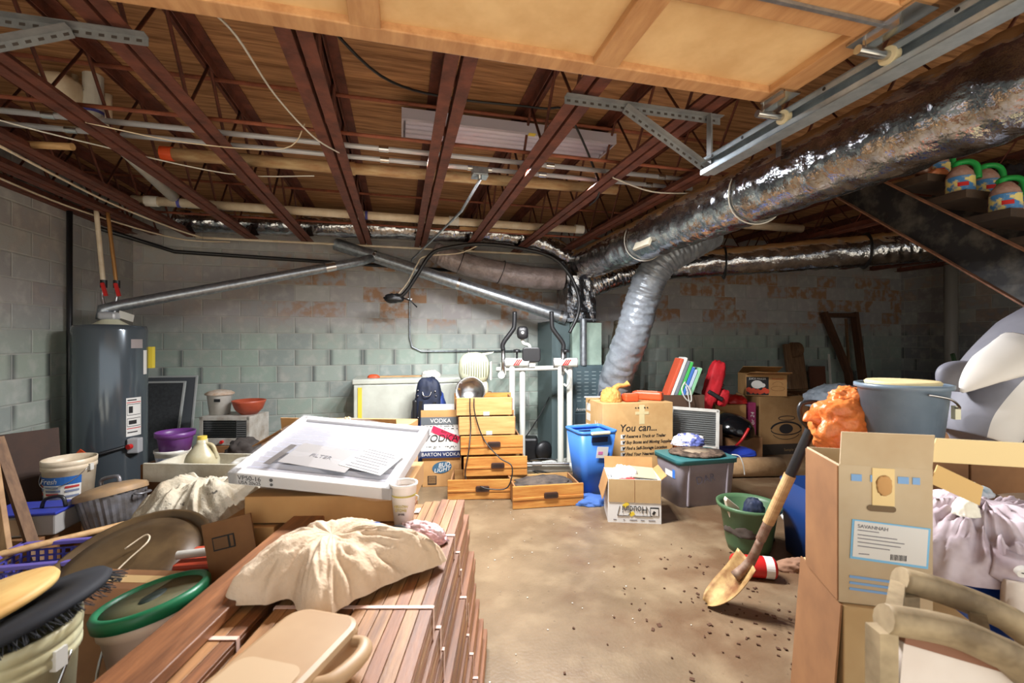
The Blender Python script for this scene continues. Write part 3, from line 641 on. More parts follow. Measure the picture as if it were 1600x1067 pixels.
carton('cardboard box behind the heap of drop cloth, carrying the jug', spot(-2.2, 3.26, 0), .7, .24, .52, m=CARD2)
t = thing('painted_tray', 'chipped white painted wooden tray under the plastic jug', 'tray', spot(-2.22, 3.3, .522), YA+R(-3))
PAINT = mat('chipped_paint', (214, 210, 194), .6, 0, (186, 178, 158), 5, bump=.1)
MB().box((0, -.19, .075), (.68, .02, .11)).obj('front_board', PAINT, t, bevel=.003)
MB().box((0, 0, .012), (.66, .4, .02)).obj('bottom_board', PAINT, t)
MB().box((0, .19, .06), (.66, .02, .09)).box((-.33, 0, .06), (.02, .38, .09)).box((.33, 0, .06), (.02, .38, .09)).obj('side_board', PAINT, t)
t = thing('plastic_jug', 'big yellowed plastic jug of cloudy liquid standing on the white tray', 'jug', spot(-2.24, 3.24, .548), YA)
JUG = mat('yellowed_jug', (206, 200, 172), .35, 0, (184, 168, 124), 6, trans=.25)
MB().lathe([(0, 0), (.1, 0), (.108, .02), (.108, .1), (.095, .14), (.05, .2), (.035, .22), (.035, .245), (0, .245)], 36).obj('jug_body', JUG, t)
MB().tube([(.03, 0, .215), (.075, 0, .2), (.095, 0, .15), (.098, 0, .11)], .013, 10, smooth=4).obj('handle', JUG, t)
MB().cyl((0, 0, .24), (0, 0, .268), .03).obj('cap', mat('yellow_cap', (206, 180, 74), .5), t)
t = thing('plastic_jug', 'small grey bottle with a handle beside the toaster oven front', 'bottle', spot(-2.13, 4.1, .46), YA)
MB().lathe([(0, 0), (.05, 0), (.055, .06), (.035, .1), (.018, .13), (.018, .15), (0, .15)], 24).obj('jug_body', JUG, t)
MB().tube([(.03, 0, .12), (.07, 0, .11), (.06, 0, .04)], .008, 8, smooth=4).obj('handle', JUG, t)
carton('cardboard box under the small grey bottle, mostly hidden by the air filter', spot(-2.1, 4.15, 0), .5, .4, .458, m=CARD2)
tag(MB().lump((.22, .16, .08), sub=4, amp=.2, fold=.3, seed=5).obj('white_rag', WHT, None, spot(-1.98, 3.34, .548)), 'crumpled white rag lying on the white tray beside the jug', 'rag')
tag(MB().lump((.25, .2, .12), sub=4, amp=.2, fold=.35, seed=15).obj('dark_rag', mat('dark_rag', (64, 58, 54), .9), None, spot(-2.48, 4.15, .47)), 'dark crumpled rag in front of the toaster oven', 'rag')
carton('low brown box under the dark rag, in front of the toaster oven', spot(-2.55, 4.15, 0), .36, .36, .46, m=CARD2)

STAIN = mat('stained_canvas', (206, 198, 178), .9, 0, (184, 170, 146), 3, bump=.3, bscale=60)
overlay(STAIN, (60, 56, 54), 16, .66, .7, .85, (1, 1.5, 1)); overlay(STAIN, (150, 112, 78), 3.2, .62, .68, .7)
t = thing('drop_cloth', 'heap of stained white canvas drop cloth below the white tray', 'drop cloth', spot(-1.92, 2.8, 0), YA)
MB().drape([(-.42, -.2), (-.2, -.34), (.0, -.3), (.16, -.36), (.36, -.28), (.44, -.02), (.42, .22), (.2, .28), (-.1, .28), (-.34, .22), (-.46, .02)], .6, (-.02, .06), amp=.06, seed=3, rad=8, p=3.4).obj('cloth', STAIN, t)
mb = MB()
rnd = random.Random(4)
MB().lump((.14, .04, .1), (-.3, -.19, .3), sub=4, amp=.3, fold=.4, seed=7, base=False).obj('brown_paint_stain', mat('brown_stain', (136, 98, 62), .9, 0, (210, 196, 172), 14), t)
tag(MB().lump((.2, .14, .22), sub=4, amp=.15, fold=.3, seed=17).obj('white_rag', STAIN, None, spot(-1.5, 2.34, .305)), 'white rag corner hanging beside the printed cardboard flap', 'rag')
carton('brown box below the white rag, behind the red tool case', spot(-1.5, 2.32, 0), .26, .18, .3, m=CARD2)

# left-hand pile
carton('low cardboard box under the bucket with the blue label', spot(-3.1, 3.12, 0), .38, .38, .365, m=CARD2)
t = thing('paint_bucket', 'white five gallon bucket with a blue and red label', 'bucket', spot(-3.1, 3.14, .368), YA, rot=(0, 0, YA)); t.scale = (.9, .9, .92)
MB().lathe([(0, 0), (.135, 0), (.155, .27), (.162, .275), (.162, .3), (.157, .305), (.162, .31), (.164, .345), (.155, .347), (.15, .29), (.13, .015), (0, .01)], 40).obj('bucket_body', PVC, t)
def wrap(parent, z0, z1, r0, r1, a0, a1, m, name, k=10):
    mb = MB(); ro = []
    for i in range(k+1):
        a = R(a0+(a1-a0)*i/k); ro.append([mb.bm.verts.new((r*math.cos(a), r*math.sin(a), z)) for r, z in ((r0, z0), (r1, z1))])
    for p, q in zip(ro, ro[1:]): mb.bm.faces.new((p[0], q[0], q[1], p[1]))
    return mb.obj(name, m, parent)
wrap(t, .04, .235, .1395, .1538, -165, -20, WPRINT, 'paper_label', 16)
wrap(t, .175, .235, .1502, .1545, -165, -20, mat('label_blue', (40, 96, 168), .5), 'label_band', 16)
LB = mat('label_grey', (120, 130, 156), .6); LR = mat('label_red', (186, 60, 58), .6)
for z0, a0, a1, m in ((.155, -160, -115, LR), (.13, -160, -115, LB), (.1, -160, -120, LR), (.07, -160, -118, LB), (.15, -105, -70, LB), (.125, -105, -65, LB), (.1, -105, -70, LR), (.07, -105, -60, LB), (.15, -55, -25, LR), (.12, -55, -25, LB), (.08, -55, -25, LB)):
    r = .1425+(z0-.04)*.0734; wrap(t, z0, z0+.016, r, r+.0012, a0, a1, m, 'label_print')
text('Fresh', .055, WPRINT, t, (-.01, -.1545, .205), (R(92), 0, 0), shear=.3)
MB().tube([(.165*math.cos(R(a)), .165*math.sin(R(a)), .3-.16*math.sin(R(max(0, min(180, (a+180)))))*.9) for a in range(-180, 1, 15)], .003, 6).obj('bail_handle', STEEL, t)
MB().box((-.165, 0, .28), (.02, .03, .05)).obj('handle_ear', WHT, t); MB().box((.165, 0, .28), (.02, .03, .05)).obj('handle_ear', WHT, t)
leaning('hardboard_sheet', 'dark brown hardboard sheet leaning on the block wall', 'board', (-2.6, 3.8, 0), .62, .86, .012, R(7), R(52), mat('hardboard', (66, 42, 28), .7, 0, (52, 34, 24), 5))

carton('brown box under the small dented trash can', spot(-2.53, 2.88, 0), .25, .34, .27, m=CARD2)
t = thing('metal_trash_can', 'small ribbed metal trash can leaning over, its lid dusty', 'trash can', spot(-2.52, 2.86, .3), rot=(R(-5), R(-13), YA))
RIB = mat('old_zinc', (140, 140, 146), .4, .6, (112, 106, 102), 12)
mb = MB(); n = 64; prof = [(.13, 0), (.14, .02), (.175, .24), (.18, .25)]; rings = []
for r, z in prof: rings.append([mb.bm.verts.new((r*(1+(.03 if (k % 2 and 0 < z < .25) else 0))*math.cos(2*math.pi*k/n), r*(1+(.03 if (k % 2 and 0 < z < .25) else 0))*math.sin(2*math.pi*k/n), z)) for k in range(n)])
mb.bm.faces.new(rings[0][::-1])
for a, b in zip(rings, rings[1:]):
    for k in range(n): mb.bm.faces.new((a[k], a[(k+1) % n], b[(k+1) % n], b[k]))
mb.obj('can_body', RIB, t)
MB().lathe([(.187, .225), (.187, .25), (.18, .262), (.12, .285), (0, .3)], 40).obj('lid', mat('dusty_lid', (164, 132, 94), .6, .1, (130, 112, 92), 6), t)
MB().tube([(-.06, 0, .29), (-.05, 0, .33), (.05, 0, .33), (.06, 0, .29)], .012, 8, smooth=4).obj('lid_handle', RIB, t)
for s in (-1, 1): MB().tube([(s*.18, -.04, .2), (s*.215, -.04, .19), (s*.215, .04, .19), (s*.18, .04, .2)], .008, 8, smooth=3).obj('side_handle', RIB, t)
carton('box under the clear storage bin beside the stepladder', spot(-2.88, 2.68, 0), .34, .28, .37, m=CARD2)
t = thing('storage_bin', 'small clear plastic bin with a blue lid rim next to the trash can', 'storage bin', spot(-2.86, 2.68, .372), YA+R(12))
MB().box((0, 0, .06), (.36, .22, .12)).obj('bin_body', mat('clear_plastic', (186, 182, 178), .3, trans=.3), t, bevel=.01)
MB().box((0, 0, .128), (.38, .24, .018)).obj('lid', mat('lid_blue', (50, 62, 160), .45), t, bevel=.006)
MB().box((-.06, -.112, .06), (.14, .004, .09)).obj('paper_insert', mat('manila', (196, 168, 138), .7), t)
MB().tube([(.06, -.03, .14), (.08, -.03, .19), (.16, -.03, .2), (.18, -.03, .14)], .01, 8, smooth=4).obj('handle', BLK, t)

t = thing('wooden_stepladder', 'old wooden stepladder slanting at the edge of the pile', 'stepladder', spot(-2.55, 2.18, .0), rot=(0, R(-9), YA))
PL = mat('ladder_wood', (168, 132, 92), .7, 0, (128, 94, 60), 3, (6, 1, 1))
MB().bar((.1, 0, .0), (-.3, .35, 1.06), .2, .025, (0, 1, .3)).obj('side_rail', PL, t, bevel=.003)
MB().bar((-.4, -.1, .0), (-.8, .25, 1.06), .12, .025, (0, 1, .3)).obj('side_rail', PL, t, bevel=.003)
for f in (.3, .56, .8, .97):
    p = Vector((.13, 0, 0)).lerp(Vector((-.27, .35, 1.06)), f); q = Vector((-.4, -.1, 0)).lerp(Vector((-.8, .25, 1.06)), f)
    MB().bar(p, q, .13, .022).obj('step', PL, t, bevel=.002)
MB().bar((.02, .3, 0), (-.24, .38, 1.0), .05, .03).obj('rear_leg', WOODD, t); MB().bar((-.5, .2, 0), (-.7, .3, 1.0), .05, .03).obj('rear_leg', WOODD, t)
tag(MB().tube([(-.32, -.5, .02), (.0, .0, .0), (.25, .42, -.02)], .017, 12).obj('wooden_pole', TIMB, None, spot(-2.38, 2.36, .455), (0, 0, YA)), 'round wooden pole lying across the pile beside the basket', 'pole')
carton('low brown box under the blue plastic basket', spot(-2.2, 2.22, 0), .34, .4, .3, m=CARD2)
t = thing('plastic_basket', 'blue-purple plastic laundry basket with slotted sides', 'basket', spot(-2.3, 2.22, .302), YA+R(12))
BAS = mat('basket_blue', (66, 64, 140), .45)
mb = MB()
for s in (-1, 1):
    for k in range(10): mb.box((-.17+.038*k, s*.13, .07), (.014, .006, .11))
    for k in range(6): mb.box((s*.19, -.11+.044*k, .07), (.006, .014, .11))
    for z in (.03, .06, .09, .12): mb.box((0, s*.13, z), (.38, .006, .008)).box((s*.19, 0, z), (.006, .26, .008))
mb.box((0, 0, .008), (.38, .26, .01)); mb.obj('slatted_side', BAS, t)
MB().box((0, -.135, .15), (.42, .03, .02)).box((0, .135, .15), (.42, .03, .02)).box((-.2, 0, .15), (.03, .3, .02)).box((.2, 0, .15), (.03, .3, .02)).obj('rim', mat('rim_purple', (104, 92, 170), .45), t, bevel=.004)
carton('dark cardboard box standing in front of the round barrel lid', spot(-1.43, 1.68, 0), .42, .14, .61, m=CARD2, rz=YA+R(-3), flaps=(('f', .1, -20),))
carton('flat brown box under the middle of the round barrel lid', spot(-1.73, 2.1, 0), .4, .3, .3, m=CARD2)
t = thing('barrel_lid', 'big round brown barrel lid lying tilted on a dark box', 'lid', spot(-1.8, 2.1, .43), rot=(R(24), R(-2), YA))
LID = mat('lid_brown', (98, 78, 52), .42, 0, (70, 54, 36), 5)
MB().lathe([(.33, -.05), (.345, -.045), (.35, .0), (.345, .035), (.325, .04), (.315, .012), (.285, .012), (.275, .045), (.2, .06), (0, .065)], 56).lathe([(.33, -.03), (0, -.025)], 56).obj('lid_disc', LID, t)
MB().tube([(.02, -.33, .04), (.03, -.2, .08), (.06, -.05, .1), (.1, .05, .12), (.05, .1, .11), (0, .03, .1)], .004, 6, smooth=5).obj('cord_loop', PVC, t)
carton('box under the red tool case, next to the flooring stack', spot(-1.35, 2.02, 0), .26, .26, .45, m=CARD2)
t = thing('tool_case', 'red-orange plastic tool case wedged beside the printed flap', 'tool case', spot(-1.36, 2.05, .452), YA+R(8))
MB().box((0, 0, .04), (.26, .2, .08)).obj('case_body', mat('case_red', (176, 70, 46), .45), t, bevel=.015)
MB().box((0, -.105, .045), (.1, .015, .025)).obj('latch', BLK, t)
tag(MB().cyl((-.12, -.02, 0), (.13, .03, .01), .018).obj('white_pipe_offcut', WHT, None, spot(-1.36, 2.0, .555), (0, 0, YA)), 'short white plastic pipe lying on the red tool case', 'pipe')

carton('box under the green lidded bucket', spot(-1.12, 1.45, 0), .28, .28, .285, m=CARD2)
t = thing('lidded_bucket', 'white bucket with a dusty green lid, tilted beside the flooring', 'bucket', spot(-1.13, 1.48, .345), rot=(R(-1), R(-11), YA))
MB().lathe([(0, 0), (.125, 0), (.142, .25), (.15, .255), (.15, .3), (0, .3)], 40).obj('bucket_body', mat('peach_white', (222, 196, 176), .45), t)
MB().lathe([(.146, .285), (.16, .285), (.162, .315), (.155, .325), (.142, .325), (.137, .312)], 48).obj('lid_rim', mat('lid_green', (28, 110, 72), .4), t)
MB().lathe([(.138, .3), (.137, .314), (.05, .316), (0, .316)], 48).obj('lid_disc', mat('dusty_green', (112, 104, 70), .7, 0, (82, 84, 58), 6), t)
MB().lathe([(.05, .315), (.045, .32), (0, .32)], 20, sx=.6).obj('lid_boss', mat('dark_green', (30, 44, 36), .6), t)
MB().tube([(-.15, 0, .25), (-.162, -.05, .16), (-.146, -.1, .08)], .004, 8, smooth=4).obj('bail_handle', STEEL, t)

carton('box under the open bucket at the edge of the picture', spot(-1.3, 1.12, 0), .36, .3, .4, m=CARD2)
t = thing('paint_bucket', 'white bucket carrying a round board and a black brush pad', 'bucket', spot(-1.3, 1.13, .402), YA)
MB().lathe([(0, 0), (.135, 0), (.15, .28), (.158, .285), (.158, .3), (.154, .305), (.158, .31), (.158, .33), (.153, .335), (.16, .34), (.16, .37), (.15, .372), (.13, .015), (0, .01)], 40).obj('bucket_body', mat('bucket_cream', (214, 212, 178), .4, 0, (190, 180, 138), 7), t)
MB().tube([(.158, .03, .3), (.165, -.06, .17), (.1, -.14, .1), (0, -.17, .08)], .004, 8, smooth=5).obj('bail_handle', STEEL, t)
MB().box((.155, .0, .3), (.02, .03, .05)).obj('handle_ear', WHT, t)
t = thing('brush_pad', 'round black bristle pad lying on the white bucket', 'brush', spot(-1.3, 1.17, .78), rot=(R(4), R(-18), YA))
MB().lathe([(.05, -.012), (.19, -.014), (.2, 0), (.19, .014), (.05, .014), (.05, -.012)], 48).obj('pad', mat('bristle_block', (34, 36, 42), .8), t)
mb = MB(); rnd = random.Random(3)
for k in range(420):
    a = rnd.uniform(0, 6.283); r = rnd.uniform(.165, .2); p = Vector((r*math.cos(a), r*math.sin(a), -.01)); mb.tube([p, p+Vector((.025*math.cos(a)+rnd.uniform(-.01, .01), .025*math.sin(a)+rnd.uniform(-.01, .01), -.02))], .0012, 3, cap=False)
mb.obj('bristles', mat('bristle', (26, 28, 34), .7), t)
t = thing('round_board', 'round pale plywood disc lying on the black brush pad', 'board', spot(-1.4, 1.13, .805), rot=(R(5), R(-15), YA))
MB().lathe([(0, -.012), (.185, -.012), (.19, 0), (.185, .012), (0, .012)], 48).obj('disc', mat('plywood_disc', (222, 186, 118), .6, 0, (196, 148, 82), 4), t)

# ------------------------------------------------------------------ stacked oak flooring
def make_bundle():
    b = thing('flooring_bundle', 'x', 'flooring', (0, 0, 0), 0, 'bundles of oak flooring')
    rnd = random.Random(12)
    mb_by = []
    for r in range(3):
        for c in range(6):
            l0 = rnd.uniform(-.03, .03); l1 = rnd.uniform(-.05, .04)
            mb = MB().box((-.0885+.0354*c, (l1-l0)/2+.01, .0145+.0287*r), (.0332, 1.62+l0+l1, .0262))
            mb.box((-.0885+.0354*c+.0172, (l1-l0)/2+.01, .0145+.0287*r), (.002, 1.6+l0+l1, .008))
            mb.obj('plank', OAK if rnd.random() < .6 else OAK2, b, bevel=.002)
    for y in (-.38, .0, .45):
        mb = MB(); mb.box((0, y, .0875), (.216, .013, .0015)).box((.1075, y, .044), (.0015, .013, .087)).box((-.1075, y, .044), (.0015, .013, .087)); mb.obj('strap', STRAP, b)
    return b
STRAP = mat('strap_plastic', (232, 196, 180), .4)
b0 = make_bundle(); first = True
rnd = random.Random(5)
words = ['second', 'third', 'fourth', 'fifth', 'sixth', 'seventh', 'eighth', 'bottom']
for layer in range(9):
    for colm in range(3):
        b = b0 if first else copy_tree(b0); first = False
        a = -.325-.221*colm+(.012*layer if colm == 0 else 0)*.9+rnd.uniform(-.006, .012)
        d = 1.19+rnd.uniform(-.05, .05)+(.035*min(layer, 4) if colm == 0 else 0)
        if colm == 2: d -= .1
        b.location = spot(a, d, .693-.0866*layer); b.rotation_euler.z = YA+R(rnd.uniform(-.15, .15))
        if layer == 0: b['label'] = 'bundle of oak flooring on top of the stack, ' + ('along the open aisle', 'in the middle, under the canvas bundle', 'farthest from the aisle')[colm]
        elif colm == 0: b['label'] = 'bundle of oak flooring facing the aisle, ' + words[layer-1] + ' from the top of the stack'
        else:
            b['label'] = 'bundle of oak flooring inside the stack, ' + words[layer-1] + ' from the top in the ' + ('middle', 'outer')[colm-1] + ' row'
TOPZ = .7815
t = thing('loose_plank', 'wide dark-topped oak board lying along the outer edge of the flooring stack', 'plank', spot(-.79, 1.1, TOPZ), YA+R(1))
MB().box((0, 0, .016), (.12, 1.5, .03)).obj('board', OAK2, t, bevel=.003)
t = thing('plank_label', 'small paper label stuck on the end of the flooring planks', 'label', spot(-.4, 1.9, TOPZ+.002), YA); MB().box((0, 0, 0), (.02, .05, .001)).obj('label', WPRINT, t)

# on and behind the flooring
carton('tall cardboard carton on the floor beside the far end of the flooring stack', spot(-1.05, 1.95, 0), .24, .4, .775, m=CARD, tape=False)
t = thing('cardboard_flap', 'brown cardboard panel with a printed window mark, leaning beside the flooring', 'cardboard', spot(-1.0, 1.66, .5), rot=(R(-6), R(-14), YA))
MB().box((0, 0, .17), (.19, .008, .34)).obj('panel', CARD2, t)
MB().box((-.02, -.005, .26), (.085, .002, .05)).obj('printed_frame', DRK, t); MB().box((-.03, -.0065, .26), (.055, .002, .04)).box((.012, -.0065, .26), (.012, .002, .04)).obj('printed_pane', mat('print_brown', (118, 84, 54), .8), t)
carton('flat tan cardboard box on the flooring, under the wrapped air filter', spot(-.75, 2.02, TOPZ+.003), .62, .5, .105, rz=YA+R(2), tape=False)
carton('large cardboard box standing behind the wrapped air filter', spot(-.96, 2.72, 0), .68, .4, 1.0, rz=YA+R(-4), flaps=(('f', .07, 80), ('l', .2, -30)))
t = thing('tape_scrap', 'torn scrap of packing tape on the box behind the air filter', 'tape', spot(-.92, 2.5, 1.02), YA); MB().lump((.05, .02, .05), sub=3, amp=.3, fold=.4, seed=2).obj('scrap', TAPE, t)
t = thing('air_filter', 'white pleated furnace filter still in its plastic wrap', 'air filter', spot(-.77, 2.02, .98), rot=(R(14), R(4.5), YA+R(-4)))
FW = mat('filter_frame', (206, 204, 202), .6)
mb = MB(); W_, D_ = .66, .56
for s in (-1, 1): mb.box((0, s*(D_/2-.02), .025), (W_, .04, .05)).box((s*(W_/2-.02), 0, .025), (.04, D_, .05))
mb.obj('frame', FW, t, bevel=.003)
mb = MB(); n = 11; vs = []
for i in range(n*2+1):
    y = -D_/2+.04+(D_-.08)*i/(n*2); z = .044 if i % 2 else .034
    vs.append((mb.bm.verts.new((-W_/2+.04, y, z)), mb.bm.verts.new((W_/2-.04, y, z))))
for k, (p, q) in enumerate(zip(vs, vs[1:])): mb.bm.faces.new((p[0], p[1], q[1], q[0])).material_index = k % 2
mb.obj('pleats', [mat('filter_pleat', (196, 196, 204), .8), mat('filter_pleat_shade', (136, 136, 150), .8)], t)  # every other pleat slope coloured darker, as if shaded; the medium is one colour
mb = MB(); bmesh.ops.create_grid(mb.bm, x_segments=60, y_segments=52, size=.5)
for v in mb.bm.verts:
    x, y = v.co.x*(W_+.04), v.co.y*(D_+.03); e = max(abs(v.co.x), abs(v.co.y))*2
    z = .054+.012*noise.noise(Vector((x*9, y*14, 2)))+.014*(.5-abs(noise.noise(Vector((x*6, y*9, 7)))))-(.05*max(0, e-.94)/.06)
    v.co = Vector((x, y, z))
mb.obj('plastic_wrap', mat('clear_wrap', (240, 240, 244), .1, alpha=.09, spec=.8), t, smooth=True)
t2 = MB().box((-.02, -.12, .062), (.3, .17, .0012), (0, 0, R(-6))).obj('label_sheet', mat('label_sheet', (156, 152, 150), .5), t)
MB().box((-.2, -.13, .0632), (.03, .17, .001), (0, 0, R(-6))).obj('label_stripe', mat('grey_stripe', (98, 92, 88), .6), t)
mb = MB().box((.19, -.1, .0635), (.2, .19, .0012), (0, 0, R(-14))); mb.obj('instruction_sheet', WPRINT, t)
mb = MB()
for k in range(8): mb.box((.19+.018*(k-4)*.24, -.1+.02*(k-4), .0645), (.16-.02*(k % 3), .005, .001), (0, 0, R(-14)))
mb.obj('printed_lines', mat('grey_text', (120, 118, 122), .7), t)
text('FILTER', .034, mat('grey_text', (120, 118, 122), .7), t, (-.03, -.12, .0635), (0, 0, R(-6)))
text('VP50-16', .028, DRK, t, (-.24, -D_/2-.001, .032)); text('USA 20x25', .02, DRK, t, (-.24, -D_/2-.001, .012))
MB().cyl((-.15, -D_/2-.002, .035), (-.15, -D_/2, .035), .007).cyl((-.15, -D_/2-.002, .015), (-.15, -D_/2, .015), .006).obj('ink_dot', DRK, t)

t = thing('foam_cup', 'tall white foam drink cup with yellow print standing on the flooring', 'cup', spot(-.425, 1.76, TOPZ), YA)
MB().lathe([(0, 0), (.036, 0), (.05, .155), (.054, .157), (.054, .166), (.048, .166), (.045, .15), (.032, .01), (0, .008)], 36).obj('cup_body', mat('foam', (236, 232, 224), .6), t)
MB().lathe([(.045, .142), (0, .143)], 30).obj('ice_drink', mat('drink', (206, 186, 180), .3), t)
YG = mat('cup_print', (186, 170, 50), .6)
mb = MB()
for k in range(26):
    a = R(-180+k*7); mb.box((.0482*math.cos(a), .0482*math.sin(a), .122), (.0015, .004, .006), (0, 0, a))
mb.obj('printed_band', YG, t)
text('YELLOW', .014, YG, t, (0, -.0455, .085)); text('STONE', .014, YG, t, (0, -.0442, .07)); text('drink', .012, DRK, t, (0, -.0428, .055))
MB().tube([(.046, -.01, .12), (.06, -.015, .115), (.058, -.015, .1)], .003, 6, smooth=3).obj('straw_tab', WHT, t)

t = thing('canvas_bundle', 'big bundle of cream canvas cloth lying on the oak flooring', 'cloth', spot(-.525, 1.36, TOPZ+.018), YA+R(8))
MB().drape([(-.27, -.02), (-.26, -.12), (-.16, -.15), (-.1, -.13), (-.04, -.21), (.02, -.23), (.08, -.16), (.2, -.06), (.3, .0), (.31, .045), (.24, .1), (.14, .18), (.0, .22), (-.14, .19), (-.24, .1)], .115, (-.03, .03), amp=.019, seed=5, rad=11, p=2.6).obj('cloth', CANVAS, t)
MB().lump((.1, .06, .01), (.06, .11, .09), sub=3, amp=.1, fold=.1, seed=2).obj('blue_patch', mat('blue_patch', (74, 88, 130), .8), t)
tag(MB().lump((.17, .09, .045), sub=5, amp=.25, fold=.4, seed=31).obj('plastic_bag', mat('thin_bag', (232, 212, 212), .3, 0, (222, 160, 160), 8, trans=.2), None, spot(-.33, 1.64, TOPZ), (0, 0, YA+R(-25))), 'crumpled white and pink plastic bag beside the foam cup', 'plastic bag')
t = thing('sandal', 'black rubber sandal strap lying between the cloth and the plastic bag', 'sandal', spot(-.36, 1.55, TOPZ), YA+R(-28))
MB().tube([(-.12, .03, .03), (-.05, .02, .05), (.03, -.01, .035), (.06, -.04, .012)], .016, 10, smooth=6, flat=.5).obj('strap', BLK, t)
MB().box((.03, -.02, .012), (.1, .045, .022)).obj('sole', BLK, t, bevel=.008)

BEI = mat('beige_plastic', (176, 146, 110), .5, 0, (164, 132, 96), 3)
t = thing('beige_container', 'flat beige plastic container with a loop handle lying on the flooring', 'container', spot(-.47, .93, TOPZ), YA+R(-14))
def rrect(wd, ht, r, n=6):
    o = []
    for cx, cz, a0 in ((wd/2-r, ht/2-r, 0), (-wd/2+r, ht/2-r, 90), (-wd/2+r, -ht/2+r, 180), (wd/2-r, -ht/2+r, 270)):
        for k in range(n+1): a = R(a0+90*k/n); o.append((cx+r*math.cos(a), cz+r*math.sin(a)))
    return o
MB().prism([(x, z) for x, z in rrect(.19, .3, .05)], 0, .075, Matrix.Rotation(R(90), 4, 'X') @ Matrix.Translation((0, -.075, 0)) if False else Matrix(((1, 0, 0, 0), (0, 0, 1, 0), (0, 1, 0, 0), (0, 0, 0, 1)))).obj('container_body', BEI, t, bevel=.014)
MB().tube([(.085, .1, .045), (.125, .095, .05), (.14, .05, .05), (.125, -.02, .05), (.085, -.04, .045)], .012, 10, smooth=6, flat=1.4).obj('loop_handle', BEI, t)
MB().prism([(x, z) for x, z in rrect(.15, .1, .03)], .0751, .077, Matrix(((1, 0, 0, 0), (0, 0, 1, -.08), (0, 1, 0, 0), (0, 0, 0, 1)))).obj('raised_panel', mat('beige_light', (186, 160, 126), .5), t)
tag(MB().tube([(-.02, .18, 0), (0, .05, .004), (.02, -.25, 0)], .0085, 10).obj('beige_stick', BEI, None, spot(-.375, .93, TOPZ+.011), (0, 0, YA)), 'thin beige rod lying on the flooring beside the container', 'rod')

# ------------------------------------------------------------------ back of the room, middle
t = thing('chest_freezer', 'old white chest freezer against the block wall', 'freezer', (-.51, 5.42, 0))
FRZ = mat('freezer_white', (196, 200, 188), .4, 0, (180, 182, 170), 4)
MB().box((.64, .28, .5), (1.28, .56, 1.0)).obj('freezer_body', FRZ, t, bevel=.012)
MB().box((.64, .28, 1.035), (1.31, .58, .06)).obj('lid', FRZ, t, bevel=.012)
MB().box((.07, -.006, .72), (.045, .01, .5)).obj('yellow_strip', mat('yellow', (222, 196, 60), .5), t)
tag(MB().lump((.14, .08, .04), sub=3, amp=.1, fold=.1, seed=3).obj('orange_trowel', ORG, None, (-.3, 5.62, 1.066)), 'small orange plastic tool lying on the freezer lid', 'tool')
tag(MB().lump((.2, .12, .07), sub=4, amp=.2, fold=.35, seed=6).obj('paper_bag', WHT, None, (.38, 5.62, 1.066)), 'crumpled white paper lying on the freezer lid', 'paper')
tag(MB().box((0, 0, .008), (.5, .04, .016)).obj('wooden_strip', TIMB, None, (0.02, 5.66, 1.066)), 'thin wooden strip lying on the freezer lid', 'wood strip')

t = thing('golf_bag', 'navy blue and black golf bag standing against the freezer', 'golf bag', spot(-.94, 5.12, 0), YA)
MB().lump((.42, .3, .92), sub=5, amp=.04, fold=.05, seed=4, power=4).obj('bag_body', mat('bag_blue', (36, 60, 128), .6, 0, (24, 34, 70), 5), t)
MB().lump((.28, .2, .4), (-.0, -.06, .68), sub=5, amp=.05, fold=.06, seed=8, power=4).obj('front_pouch', NAVY, t)
MB().box((-.14, -.14, .45), (.05, .05, .8)).obj('black_tube', BLK, t, bevel=.015)
MB().box((-.08, -.165, .72), (.035, .012, .24), (0, R(8), 0)).box((.1, -.165, .72), (.035, .012, .22), (0, R(-8), 0)).obj('shoulder_strap', BLK, t)
MB().tube([(-.05, -.17, .95), (-.03, -.19, .9), (.03, -.19, .9), (.05, -.17, .95)], .006, 8, smooth=4).obj('silver_loop', STEEL, t)
mb = MB()
for x, z in ((-.1, .96), (-.1, .9), (.09, .95), (.1, .9), (-.1, .66), (.05, .66)): mb.lump((.018, .018, .009), (x, -.165, z), sub=2, base=False, amp=0, fold=0)
mb.obj('metal_stud', STEEL, t)

t = carton('small brown beer carton on the floor under the vodka carton', spot(-.74, 4.78, 0), .4, .3, .3, rz=YA+R(6), name='beer_carton')
MB().lathe([(0, 0), (.1, .001)], 30, sy=.6).obj('oval_badge', mat('badge_blue', (58, 96, 122), .6), t, (.0, -.153, .2), (R(90), R(-10), 0))
text('BUD', .06, WPRINT, t, (.02, -.155, .225), (R(90), R(-8), 0), shear=.3); text('LIGHT', .06, WPRINT, t, (0, -.155, .175), (R(90), R(-8), 0), shear=.3)
plate('barcode_panel', DRK, t, (-.1, -.152, .07), .09, .09); mb = MB()
for k in range(7): mb.box((-.1, -.154, .04+.011*k), (.075, .001, .004))
mb.obj('printed_lines', CARD, t)
t = carton('white printed vodka carton standing on the beer carton', spot(-.75, 4.76, .303), .4, .3, .42, rz=YA+R(6), m=mat('carton_white', (222, 222, 218), .7), name='vodka_carton', tape=False, open_=True, flaps=(('f', .001, 0), ('b', .09, 85)))
plate('navy_band', mat('band_navy', (30, 46, 88), .6), t, (0, -.152, .035), .4, .07)
text('BARTON VODKA', .05, WPRINT, t, (0, -.154, .035))
plate('pink_slash', mat('pink_slash', (222, 40, 80), .6), t, (.05, -.153, .24), .3, .07, rot=(0, R(24), 0))
text('VODKA', .1, DRK, t, (.0, -.155, .2), shear=.2); text('BARTON', .035, DRK, t, (.07, -.156, .25), (R(90), R(24), 0))
plate('grey_band', mat('band_grey', (92, 98, 102), .6), t, (0, -.152, .38), .4, .08); text('VODKA', .06, WPRINT, t, (0, -.154, .38))
mb = MB(); rnd = random.Random(8)
